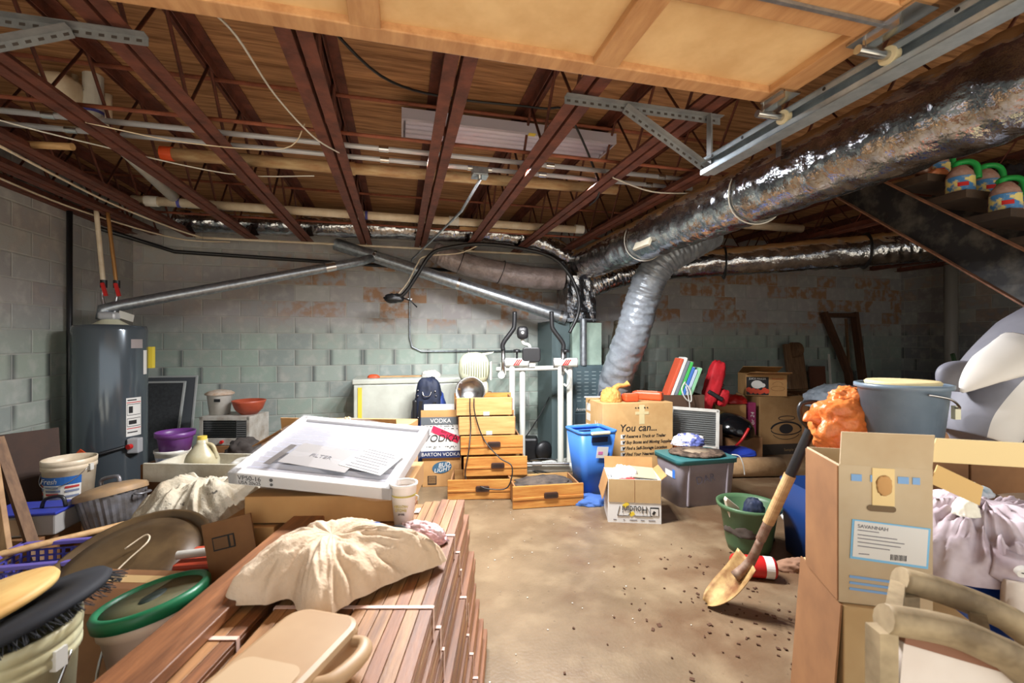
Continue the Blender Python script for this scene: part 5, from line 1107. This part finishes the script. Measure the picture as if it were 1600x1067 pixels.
tag(MB().box((0, 0, .65), (.02, .03, 1.3)).obj('white_rod', WHT, None, (6.75, 5.7, 0), (R(-4), 0, 0)), 'thin white strip standing beside the crooked wooden frame', 'strip')
tag(MB().box((0, 0, .55), (.32, .02, 1.1)).obj('hardboard_sheet', mat('red_board', (100, 60, 42), .7), None, (6.58, 5.78, 0), (R(-4), 0, 0)), 'reddish brown board leaning beside the thin white strip', 'board')
carton('brown box beyond the eye printed box under the grey cloths', spot(4.15, 5.7, 0), .6, .5, .7, m=CARD2)
tag(MB().lump((.62, .45, .24), sub=5, amp=.12, fold=.25, seed=5).obj('grey_cloth', mat('grey_blue_cloth', (176, 186, 196), .8, 0, (140, 152, 164), 6), None, spot(4.0, 5.55, .705), (0, 0, YA)), 'pale grey-blue cloth heaped on a box by the far wall', 'cloth')
tag(MB().lump((.4, .3, .16), sub=4, amp=.15, fold=.2, seed=7).obj('navy_cloth', NAVY, None, spot(3.85, 5.3, .6), (0, 0, YA)), 'navy cloth below the pale grey-blue cloth', 'cloth')
carton('box under the navy cloth', spot(3.88, 5.28, 0), .4, .28, .598, m=CARD2)
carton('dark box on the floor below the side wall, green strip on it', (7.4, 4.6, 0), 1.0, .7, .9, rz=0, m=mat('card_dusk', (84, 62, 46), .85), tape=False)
tag(MB().box((0, 0, .2), (.04, .03, .5), (0, R(-20), 0)).obj('green_stake', GRN, None, (7.3, 4.4, .9)), 'green stake poking up by the dark side wall', 'stake')

# ------------------------------------------------------------------ right-hand clutter
t = thing('green_pot', 'big green plastic planter standing on the concrete', 'planter', spot(1.71, 3.24, 0), YA)
MB().lathe([(0, 0), (.135, 0), (.15, .05), (.185, .29), (.212, .31), (.215, .335), (.203, .337), (.18, .31), (.14, .06), (0, .05)], 44).obj('pot_body', GRN, t)
t = thing('white_trowel', 'white plastic scoop sticking out of the green planter', 'scoop', spot(1.6, 3.2, .2), rot=(R(8), R(-18), YA)); MB().prism([(-.04, 0), (.05, 0), (.045, .12), (-.02, .22), (-.035, .2)], -.02, .02).obj('scoop', mat('bone', (206, 196, 176), .5), t, bevel=.006)
tag(MB().lump((.13, .12, .1), sub=4, amp=.15, fold=.2, seed=3).obj('blue_bottle', NAVY, None, spot(1.75, 3.24, .26), (0, 0, YA)), 'dark blue package inside the green planter', 'package')
tag(MB().lump((.28, .28, .12), sub=4, amp=.1, fold=.1, seed=3).obj('potting_rubbish', mat('soil', (70, 60, 52), .9), None, spot(1.69, 3.22, .14)), 'dark rubbish filling the green planter', 'rubbish')
t = thing('drink_can', 'red and white tin can lying behind the shovel blade', 'can', spot(1.54, 2.86, .066), rot=(0, R(90), YA+R(-12)))
MB().lathe([(0, -.13), (.05, -.13), (.062, -.12), (.065, -.11), (.065, .11), (.062, .12), (.05, .13), (.045, .125), (0, .125)], 36).obj('can_body', RED, t)
wrap(t, -.11, -.07, .0656, .0656, 0, 360, WPRINT, 'white_band', 30); wrap(t, .06, .11, .0656, .0656, 0, 360, WPRINT, 'white_band', 30); wrap(t, -.02, .01, .0658, .0658, 60, 200, WPRINT, 'white_swirl', 14)
MB().lathe([(0, .1255), (.045, .1255)], 30).obj('can_end', STEEL, t)

t = thing('shovel', 'rusty round point shovel with a wooden and black shaft leaning on the boxes', 'shovel', spot(0, 0, 0), YA)
tip, sock, top = Vector((1.11, 2.55, .008)), Vector((1.33, 2.5, .27)), Vector((1.535, 2.3, 1.05))
ax = (top-sock).normalized()
mb = MB(); n, m_ = 16, 10; g = []
bl = (tip-sock); bd = bl.normalized(); sd = Vector((.2, .85, .5)); sd = (sd-bd*sd.dot(bd)).normalized(); nn = bd.cross(sd).normalized()
for i in range(n+1):
    f = i/n; wv = .085*(1 if f < .45 else math.sqrt(max(0.0, 1-((f-.45)/.56)**2)))+.004; rowv = []
    for k in range(m_+1):
        s = -1+2*k/m_; rowv.append(mb.bm.verts.new(sock+bd*(bl.length*f)+sd*wv*s+nn*(-.035*(s*s)+.03*math.sin(f*3))*(1-.3*f)))
    g.append(rowv)
for a, b in zip(g, g[1:]):
    for k in range(m_): mb.bm.faces.new((a[k], a[k+1], b[k+1], b[k])).smooth = True
mb.obj('blade', mat('rusty_blade', (190, 160, 104), .6, .2, (128, 84, 48), 9), t, solid=.004)
MB().tube([sock+bd*.12, sock, sock+ax*.16], [.03, .026, .02], 14, smooth=3).obj('socket', mat('rusty_socket', (110, 72, 54), .6, .3, (150, 128, 110), 14), t)
MB().cyl(sock+ax*.15, sock+ax*.26, .025).obj('rusty_shaft', mat('rusty_socket', (110, 72, 54), .6, .3, (150, 128, 110), 14), t)
MB().cyl(sock+ax*.26, sock+ax*.56, .029).obj('wooden_shaft', TIMB, t); MB().cyl(sock+ax*.56, top, .025).obj('black_shaft', BLK, t)
MB().tube([top, top+Vector((-.05, 0, .05)), top+Vector((-.05, 0, .13)), top+Vector((.05, 0, .13)), top+Vector((.05, 0, .05)), top], .012, 8, smooth=4).obj('grip', BLK, t)
t = thing('orange_bag', 'crumpled orange plastic bag draped over the shovel grip', 'plastic bag', spot(1.62, 2.2, .96), YA)
OB = mat('orange_film', (246, 146, 72), .42, 0, (222, 92, 32), 5, trans=.35, bump=.5, bscale=30)
mb = MB().lump((.26, .2, .12), (0, 0, .13), sub=5, amp=.22, fold=.16, f=2.2, seed=6, base=False).lump((.12, .1, .12), (-.02, -.02, .02), sub=5, amp=.25, fold=.16, seed=2, base=False).lump((.18, .14, .07), (.06, .02, .24), sub=5, amp=.25, fold=.2, seed=9, base=False)
mb.tube([(-.1, 0, .16), (-.15, 0, .17), (-.19, 0, .15)], [.05, .035, .004], 10, smooth=4, wob=.3, wf=24, flat=.5).tube([(-.03, 0, .02), (-.035, 0, -.05), (-.05, 0, -.12)], [.06, .04, .004], 10, smooth=4, wob=.3, wf=24, flat=.5).tube([(.1, 0, .24), (.14, 0, .28), (.15, 0, .31)], [.05, .03, .004], 10, smooth=4, wob=.3, wf=24, flat=.5); mb.obj('bag_film', OB, t)
MB().cyl((.1, -.13, .14), (.1, -.1, .14), .025).obj('valve_ring', STEEL, t)

t = carton('big lower brown carton at the end of the aisle, under the white labelled carton', spot(1.28, 1.575, 0), .34, .34, .645, rz=YA+R(-14), m=CARD3, tape=False)
MB().box((-.198, 0, .322), (.006, .34, .65), (0, R(4), 0)).obj('brown_side', CARD2, t); plate('sticker', WPRINT, t, (-.06, -.172, .3), .1, .12); plate('sticker_edge', INK, t, (-.112, -.1725, .3), .006, .12)
plate('blue_print_mark', INK, t, (.0, -.1722, .58), .03, .03, rot=(0, R(30), 0))
t = carton('upright tan carton with a white shipping label and open flaps', spot(1.225, 1.56, .648), .26, .25, .45, rz=YA+R(-13), m=mat('label_carton', (190, 172, 142), .85, 0, (178, 156, 124), 3), name='labelled_carton', tape=False, open_=True, flaps=(('f', .11, 84),))
MB().box((-.133, 0, .225), (.004, .25, .44)).obj('brown_side', CARD2, t)
fl = MB().box((.16, 0, .0), (.32, .004, .085)).obj('box_flap', mat('flap_pale', (222, 200, 150), .85), t, (.13, -.12, .51), (R(20), R(2), R(6)))
MB().prism([(0, 0), (.02, .06), (.14, .0), (.13, -.06)], 0, .004).obj('inner_flap', mat('flap_tan', (204, 170, 112), .85), t, (.135, -.105, .4))
f = -.1265
plate('blue_border', mat('border_blue', (120, 184, 222), .6), t, (.012, f, .205), .215, .128, rot=(0, R(3), 0)); plate('shipping_label', WPRINT, t, (.012, f-.0012, .207), .203, .116, rot=(0, R(3), 0))
text('SAVANNAH', .016, mat('grey_text', (120, 118, 122), .7), t, (-.035, f-.003, .252), (R(90), R(3), 0))
mb = MB()
for k, wd in enumerate((.06, .11, .13, .12, .09)): mb.box((-.078+wd/2, f-.0024, .24-.012*k-.004*(k > 0)), (wd, .0006, .003), (0, R(3), 0))
mb.box((-.06, f-.0024, .165), (.03, .0006, .003)); mb.obj('label_print', mat('grey_text', (120, 118, 122), .7), t)
mb = MB()
for k in range(10): mb.box((.015+.0045*k, f-.0024, .163), (.002 if k % 3 else .0032, .0006, .018), (0, R(3), 0))
mb.obj('barcode', DRK, t)
MB().prism(rrect(.08, .02, .0099), -.001, .0, Matrix.Translation((-.01, f, .315))).obj('hand_hole', mat('hole_dark', (110, 90, 64), .8), t)
plate('clear_tape', mat('yellow_tape', (218, 190, 130), .35), t, (-.005, f, .385), .062, .12); MB().lump((.04, .004, .03), (-.003, f-.002, .39), sub=3, amp=.2, fold=.2, base=False).obj('torn_patch', CARD, t)
for x, wd in ((-.08, .03), (-.035, .012), (.05, .03), (.085, .02)): MB().box((x, f, .41), (wd, .001, .022)).obj('blue_print', INK, t)
for k, wd in enumerate((.13, .15, .17)): MB().box((-.1+wd/2, f, .085-.02*k), (wd, .001, .008), (0, R(2), 0)).obj('blue_print_line', INK, t)

carton('dark carton behind the labelled one, carrying the grey bucket', spot(1.83, 2.2, 0), .4, .42, 1.03, m=CARD2, tape=False)
t = thing('grey_bucket', 'large blue-grey pail with a cream lid behind the labelled carton', 'bucket', spot(1.81, 2.08, 1.033), YA)
PAIL = mat('pail_grey', (112, 128, 142), .4, 0, (92, 108, 122), 5)
MB().lathe([(0, 0), (.14, 0), (.166, .25), (.18, .255), (.18, .272), (.17, .275), (.16, .26), (.135, .02), (0, .015)], 44).obj('pail_body', PAIL, t)
MB().lathe([(.135, .262), (.14, .28), (.132, .288), (.12, .285), (0, .287)], 44).obj('lid', mat('cream_lid', (226, 208, 158), .6, 0, (206, 184, 130), 5), t)
MB().tube([(-.04, -.175, .24), (.06, -.17, .22), (.13, -.14, .18), (.172, -.07, .17)], .005, 8, smooth=5).obj('bail_handle', STEEL, t); MB().box((.172, -.08, .15), (.025, .02, .06)).obj('handle_grip', CREAM, t)
carton('tall carton under the stuffed dolphin', spot(2.38, 2.25, 0), .66, .5, 1.0, m=CARD2, tape=False)
DOLB = mat('dolphin_grey', (122, 122, 130), .6, 0, (104, 104, 114), 3); DOLW = mat('dolphin_white', (206, 202, 196), .65, 0, (208, 204, 198), 4)
t = thing('toy_dolphin', 'big grey and white stuffed dolphin slumped over a carton', 'dolphin toy', spot(2.35, 2.2, 1.003), YA)
P = [Vector(p) for p in ((-.1, 0, -.0), (-.07, 0, .02), (-.04, 0, .12), (.085, 0, .27), (.29, 0, .42), (.5, 0, .54), (.6, 0, .57), (.68, 0, .57))]
mb = MB().tube(P, [.1, .14, .163, .21, .25, .24, .2, .1], 32, smooth=8)
ctr = [P[0].lerp(P[-1], .5)]
for fc in mb.bm.faces:
    c = fc.calc_center_median(); n_ = fc.normal
    fc.normal_update(); n_ = fc.normal
    fc.material_index = 1 if n_.dot(Vector((.55, -.75, -.3))) > .25 else 0
mb.obj('body', [DOLB, DOLW], t)
MB().lump((.24, .08, .075), (-.19, -.05, .33), sub=4, amp=.02, fold=.0, base=False).obj('flipper', DOLB, t)
MB().tube([(.0, -.16, .46), (-.115, -.22, .437), (-.257, -.24, .381), (-.342, -.24, .319), (-.384, -.24, .276)], [.11, .1, .075, .04, .006], 18, smooth=6, flat=.5).obj('flipper', DOLW, t)
MB().tube([(-.03, -.19, .44), (.03, -.22, .475), (.09, -.235, .49)], .01, 8, smooth=4).obj('sewn_eye', mat('eye_grey', (60, 62, 70), .5), t)
mb = MB(); mb.tube([(.28, -.2, .02), (.21, -.21, .08), (.19, -.22, .14), (.22, -.22, .2)], .014, 8, smooth=5); mb.obj('white_zip', WHT, t)
mb = MB()
for k in range(14): mb.box((.19-.0+.004*abs(k-7), -.235, .02+.013*k), (.02, .004, .005))
mb.obj('zip_teeth', BLK, t)

t = thing('storage_tub', 'royal blue plastic tub under the crumpled striped shirt', 'tub', spot(1.78, 1.68, 0), YA+R(-6))
tapered(MB(), .46, .34, .52, .4, 0, .7, .05, .06).obj('tub_body', mat('royal_blue', (28, 66, 150), .4), t, solid=.006)
SH = mat('striped_shirt', (196, 184, 190), .8, 0, (150, 130, 136), 5, (1, 1, 1))
t = thing('striped_shirt', 'crumpled grey and mauve shirt with white buttons hanging over the blue tub', 'shirt', spot(1.75, 1.6, .705), YA+R(-10))
MB().drape([(-.3, -.16), (-.1, -.2), (.1, -.22), (.34, -.2), (.4, .0), (.34, .2), (.05, .22), (-.2, .2), (-.32, .04)], .2, (-.02, .04), amp=.045, seed=9, rad=10, p=2.2, streak=(14, 0)).obj('shirt_body', SH, t)
MB().tube([(-.16, -.16, .08), (-.05, -.2, .04), (.08, -.22, -.06), (.22, -.24, -.2), (.3, -.24, -.3)], [.05, .075, .08, .075, .06], 20, wob=.22, wf=13, smooth=10, seed=4, flat=.5).obj('shirt_front', SH, t)
MB().tube([(-.12, -.2, .04), (-.12, -.22, -.06), (-.08, -.23, -.16), (.0, -.23, -.2)], [.05, .075, .08, .05], 18, wob=.25, wf=14, smooth=10, seed=14, flat=.5).obj('shirt_sleeve', mat('shirt_cream', (206, 196, 184), .85, 0, (180, 164, 152), 5), t)
MB().cyl((-.13, -.245, .08), (-.13, -.232, .085), .018, n=20).obj('white_button', WPRINT, t); MB().box((-.13, -.247, .08), (.016, .002, .003), (0, R(10), 0)).obj('button_slot', DRK, t)
tag(MB().lump((.07, .06, .055), sub=4, amp=.15, fold=.15, seed=3).obj('white_foam', mat('foam_white', (226, 222, 206), .8), None, spot(1.6, 1.58, .89), (0, 0, YA)), 'lump of white foam on top of the striped shirt', 'foam')
tag(MB().lump((.16, .1, .06), sub=4, amp=.15, fold=.25, seed=8).obj('teal_cloth', mat('teal_cloth', (110, 150, 168), .8, 0, (222, 226, 226), 16), None, spot(1.82, 1.78, .87), (0, 0, YA)), 'small teal patterned cloth above the striped shirt', 'cloth')
tag(MB().lump((.5, .1, .07), sub=4, amp=.1, fold=.15, seed=8).obj('brown_blanket', mat('brown_blanket', (122, 100, 78), .9), None, spot(2.0, 1.75, .83), (0, 0, YA)), 'brown folded blanket behind the striped shirt', 'blanket')
OLDW = mat('weathered_wood', (164, 146, 114), .7, 0, (104, 88, 64), 7)
t = thing('curved_wooden_chair', 'weathered wooden chair with curved armrails in front of the labelled carton', 'chair', spot(0, 0, 0), YA)
MB().tube([(.994, 1.15, .89), (1.09, 1.13, .869), (1.18, 1.1, .838), (1.235, 1.08, .804), (1.34, 1.06, .7), (1.42, 1.05, .5), (1.44, 1.05, 0)], .029, 12, smooth=6, flat=1.3).obj('arm_rail', OLDW, t)
MB().tube([(.804, .97, .90), (.923, .95, .888), (1.0, .93, .861), (1.05, .92, .83), (1.16, .91, .7), (1.22, .91, .4), (1.24, .91, 0)], .029, 12, smooth=6, flat=1.4).obj('arm_rail', OLDW, t)
MB().bar((.99, 1.15, .87), (.83, .98, .875), .03, .03).bar((1.16, 1.12, .83), (1.02, .96, .8), .03, .03).obj('cross_piece', OLDW, t)
MB().bar((.8, .97, .88), (.8, .97, 0), .04, .04).bar((1.0, 1.14, .86), (1.0, 1.14, 0.0), .04, .04).obj('leg', OLDW, t)
t = thing('white_panel_board', 'dirty white board with a brown edge leaning on the wooden armrails', 'board', spot(.86, .86, .3), rot=(R(-12), R(14), YA+R(-6)))
MB().box((0, 0, .27), (.32, .02, .54)).obj('board', mat('dirty_white', (206, 196, 186), .6, 0, (190, 176, 164), 3), t); MB().box((0, 0, .55), (.32, .026, .025)).obj('brown_edge', mat('edge_brown', (120, 78, 54), .7), t)
carton('low box under the white board, below the picture edge', spot(.9, .86, 0), .3, .24, .3, m=CARD2)
t = thing('blue_bin', 'dark blue plastic bin on the floor behind the brown carton', 'bin', spot(2.12, 3.05, 0), YA)
tapered(MB(), .3, .4, .36, .46, 0, .52, .04, .05).obj('bin_body', mat('deep_blue', (24, 52, 104), .4), t, solid=.006)
for k, (a, d, lb) in enumerate(((2.42, 3.75, 'dark sneaker with a white sole lying by the dark blue bin'), (2.52, 3.86, 'second dark sneaker, lying just behind the first'))):
    t = thing('sneaker', lb, 'shoe', spot(a, d, 0), YA+R(160)); MB().prism([(-.14, 0), (.14, 0), (.15, .02), (.14, .035), (-.14, .035), (-.15, .02)], -.045, .045).obj('sole', WPRINT, t, bevel=.012)
    mb = MB().lump((.27, .085, .075), (0, 0, .035), sub=4, amp=.03, fold=.02, power=3)
    for v in mb.bm.verts: v.co.z = .035+(v.co.z-.035)*(1.25-.6*(v.co.x+.13)/.27)
    mb.obj('upper', mat('shoe_green', (52, 62, 58), .8), t); MB().box((.02, 0, .085), (.08, .05, .006), (0, R(18), 0)).obj('laces', WPRINT, t)
tag(MB().lump((.22, .1, .06), sub=4, amp=.2, fold=.3, seed=5).obj('crumpled_paper', mat('brown_paper', (146, 110, 86), .9), None, spot(1.86, 2.95, 0), (0, 0, YA)), 'crumpled brown paper on the floor beside the green planter', 'paper')
tag(MB().box((0, 0, .01), (.16, .02, .02), (0, 0, R(-10))).obj('white_stick', mat('bone', (206, 196, 176), .5), None, spot(1.92, 2.75, 0), (0, 0, YA)), 'short pale stick on the floor near the brown carton', 'stick')
tag(MB().lump((.12, .1, .05), sub=3, amp=.15, fold=.2, seed=5).obj('black_clip', BLK, None, spot(1.92, 3.4, 0), (0, 0, YA)), 'small black plastic piece on the floor behind the planter', 'plastic piece')
rnd = random.Random(77); mb = MB()
for k in range(150):
    a, d = rnd.gauss(1.25, .35), rnd.gauss(2.45, .45)
    if a > 1.95 or a < -.1: continue
    s = rnd.uniform(.006, .022); mb.box((a, d, .004), (s, s*rnd.uniform(.4, 1), .004), (rnd.uniform(-.3, .3), rnd.uniform(-.3, .3), rnd.uniform(0, 3)))
tag(mb.obj('leaf_litter', mat('litter', (84, 56, 38), .9), None, (0, 0, 0), (0, 0, YA)), 'dry leaf crumbs scattered over the concrete around the shovel', 'litter', kind='stuff')
mb = MB()
for k in range(70):
    a, d = rnd.uniform(-.4, 1.0), rnd.uniform(1.6, 4.2); s = rnd.uniform(.003, .009); mb.box((a, d, .003), (s, s, .003), (0, 0, rnd.uniform(0, 3)))
tag(mb.obj('plaster_crumbs', mat('crumb', (206, 198, 184), .9), None, (0, 0, 0), (0, 0, YA)), 'pale plaster crumbs scattered over the concrete aisle', 'crumbs', kind='stuff')

# ------------------------------------------------------------------ black steel stairs and what stands on the treads
SX = 3.65
t = thing('staircase', 'black steel staircase climbing to the ceiling', 'staircase', (SX, 0, 0))
STR = mat('black_steel', (34, 34, 36), .45, .2, (96, 92, 84), 7, contrast=(.48, .78)); BRN = mat('rusty_edge', (150, 104, 78), .6, .1, (104, 74, 56), 12)
s0, s1 = Vector((0, -.46, .06)), Vector((0, 2.95, 2.99)); dv = (s1-s0).normalized(); up = Vector((0, -dv.z, dv.y))
for x in (0, .92):
    p, q = s0+Vector((x, 0, 0))-up*.125, s1+Vector((x, 0, 0))-up*.125
    MB().bar(p, q, .012, .25, up).obj('stringer', STR, t)
    sg = 1 if x == 0 else -1
    MB().bar(p+up*.125+Vector((-.02*sg, 0, 0)), q+up*.125+Vector((-.02*sg, 0, 0)), .05, .01, up).bar(p-up*.125+Vector((-.02*sg, 0, 0)), q-up*.125+Vector((-.02*sg, 0, 0)), .05, .01, up).obj('stringer_flange', BRN, t)
TR = mat('stair_tread', (52, 42, 36), .7, 0, (74, 58, 46), 5); steps = []
for k in range(14):
    z = .245+.19*k; y = -.42+.2255*k
    MB().box((.46, y, z-.03), (.86, .24, .055)).obj('tread', TR, t, bevel=.004); steps.append((y, z))
JUGC = mat('jug_clear', (196, 168, 160), .25, 0, (150, 96, 84), 9, trans=.2); JG = mat('jug_green', (28, 150, 70), .4)
def juice(label, x, step, yaw=0, dy=0, sc_=1.0):
    y, z = steps[step]
    t = thing('juice_jug', label, 'jug', (SX+x, y+dy, z), R(yaw-62), 'juice jugs on the stair treads'); t.scale = (.98, .98, .92)
    MB().lathe([(0, 0), (.075, 0), (.082, .015), (.082, .06), (.076, .075), (.08, .09), (.08, .13), (.07, .17), (.04, .215), (.03, .225), (0, .226)], 28, sy=.85).obj('jug_body', JUGC, t)
    wrap(t, .02, .13, .0835, .0815, 205, 345, mat('juice_label', (226, 210, 130), .5, 0, (70, 130, 190), 16, contrast=(.45, .55)), 'paper_label', 14)
    wrap(t, .05, .08, .0845, .0845, 260, 300, RED, 'label_mark', 8)
    MB().tube([(-.03, 0, .225), (-.01, 0, .25), (.05, 0, .245), (.085, 0, .2), (.092, 0, .11)], .02, 10, smooth=5).obj('green_handle', JG, t)
    MB().cyl((-.015, 0, .22), (-.015, 0, .25), .026).obj('cap', JG, t)
    return t
juice('green handled juice jug beside the purple capped jar, highest on the stairs', .3, 13, 10, 0)
juice('green handled juice jug on the middle visible tread, next to the stringer', .17, 12, 5)
juice('green handled juice jug on the middle visible tread, away from the stringer', .42, 12, 15)
juice('green handled juice jug on the lowest visible tread, next to the stringer', .2, 11, 0)
juice('green handled juice jug on the lowest visible tread, away from the stringer', .42, 11, 10)
t = thing('glass_jar', 'dark glass jar with a purple cap on the highest visible tread', 'jar', (SX+.14, steps[13][0]-.02, steps[13][1])); MB().lathe([(0, 0), (.05, 0), (.05, .11), (.04, .13), (0, .13)], 24).obj('jar_body', mat('jar_brown', (110, 70, 50), .3), t); MB().cyl((0, 0, .13), (0, 0, .155), .043).obj('purple_cap', mat('cap_purple', (84, 74, 190), .4), t)
tag(MB().lump((.16, .1, .05), sub=4, amp=.15, fold=.25, seed=3).obj('snack_bag', mat('snack_orange', (206, 130, 90), .4), None, (SX+.2, steps[13][0]-.07, steps[13][1])), 'orange snack bag lying on the highest visible tread', 'snack bag')
t = thing('black_rubbish_bag', 'shiny black bag stuffed between the joists beyond the stairs', 'bag', (4.9, 2.6, 2.72)); MB().lump((.5, .4, .25), sub=5, amp=.12, fold=.2, seed=5).obj('bag', mat('bag_black', (40, 42, 48), .25), t)

# a thing whose only part is its whole body needs no separate root
for o in [o for o in C.objects if o.type == 'EMPTY' and o.parent is None]:
    ch = children(o)
    if len(ch) == 1 and ch[0].type == 'MESH' and not children(ch[0]):
        c = ch[0]; m = o.matrix_basis @ c.matrix_basis; nm = o.name.split('.')[0]
        c.parent = None; c.matrix_basis = m
        for k in ('label', 'category', 'group', 'kind'):
            if k in o: c[k] = o[k]
        bpy.data.objects.remove(o); c.name = nm
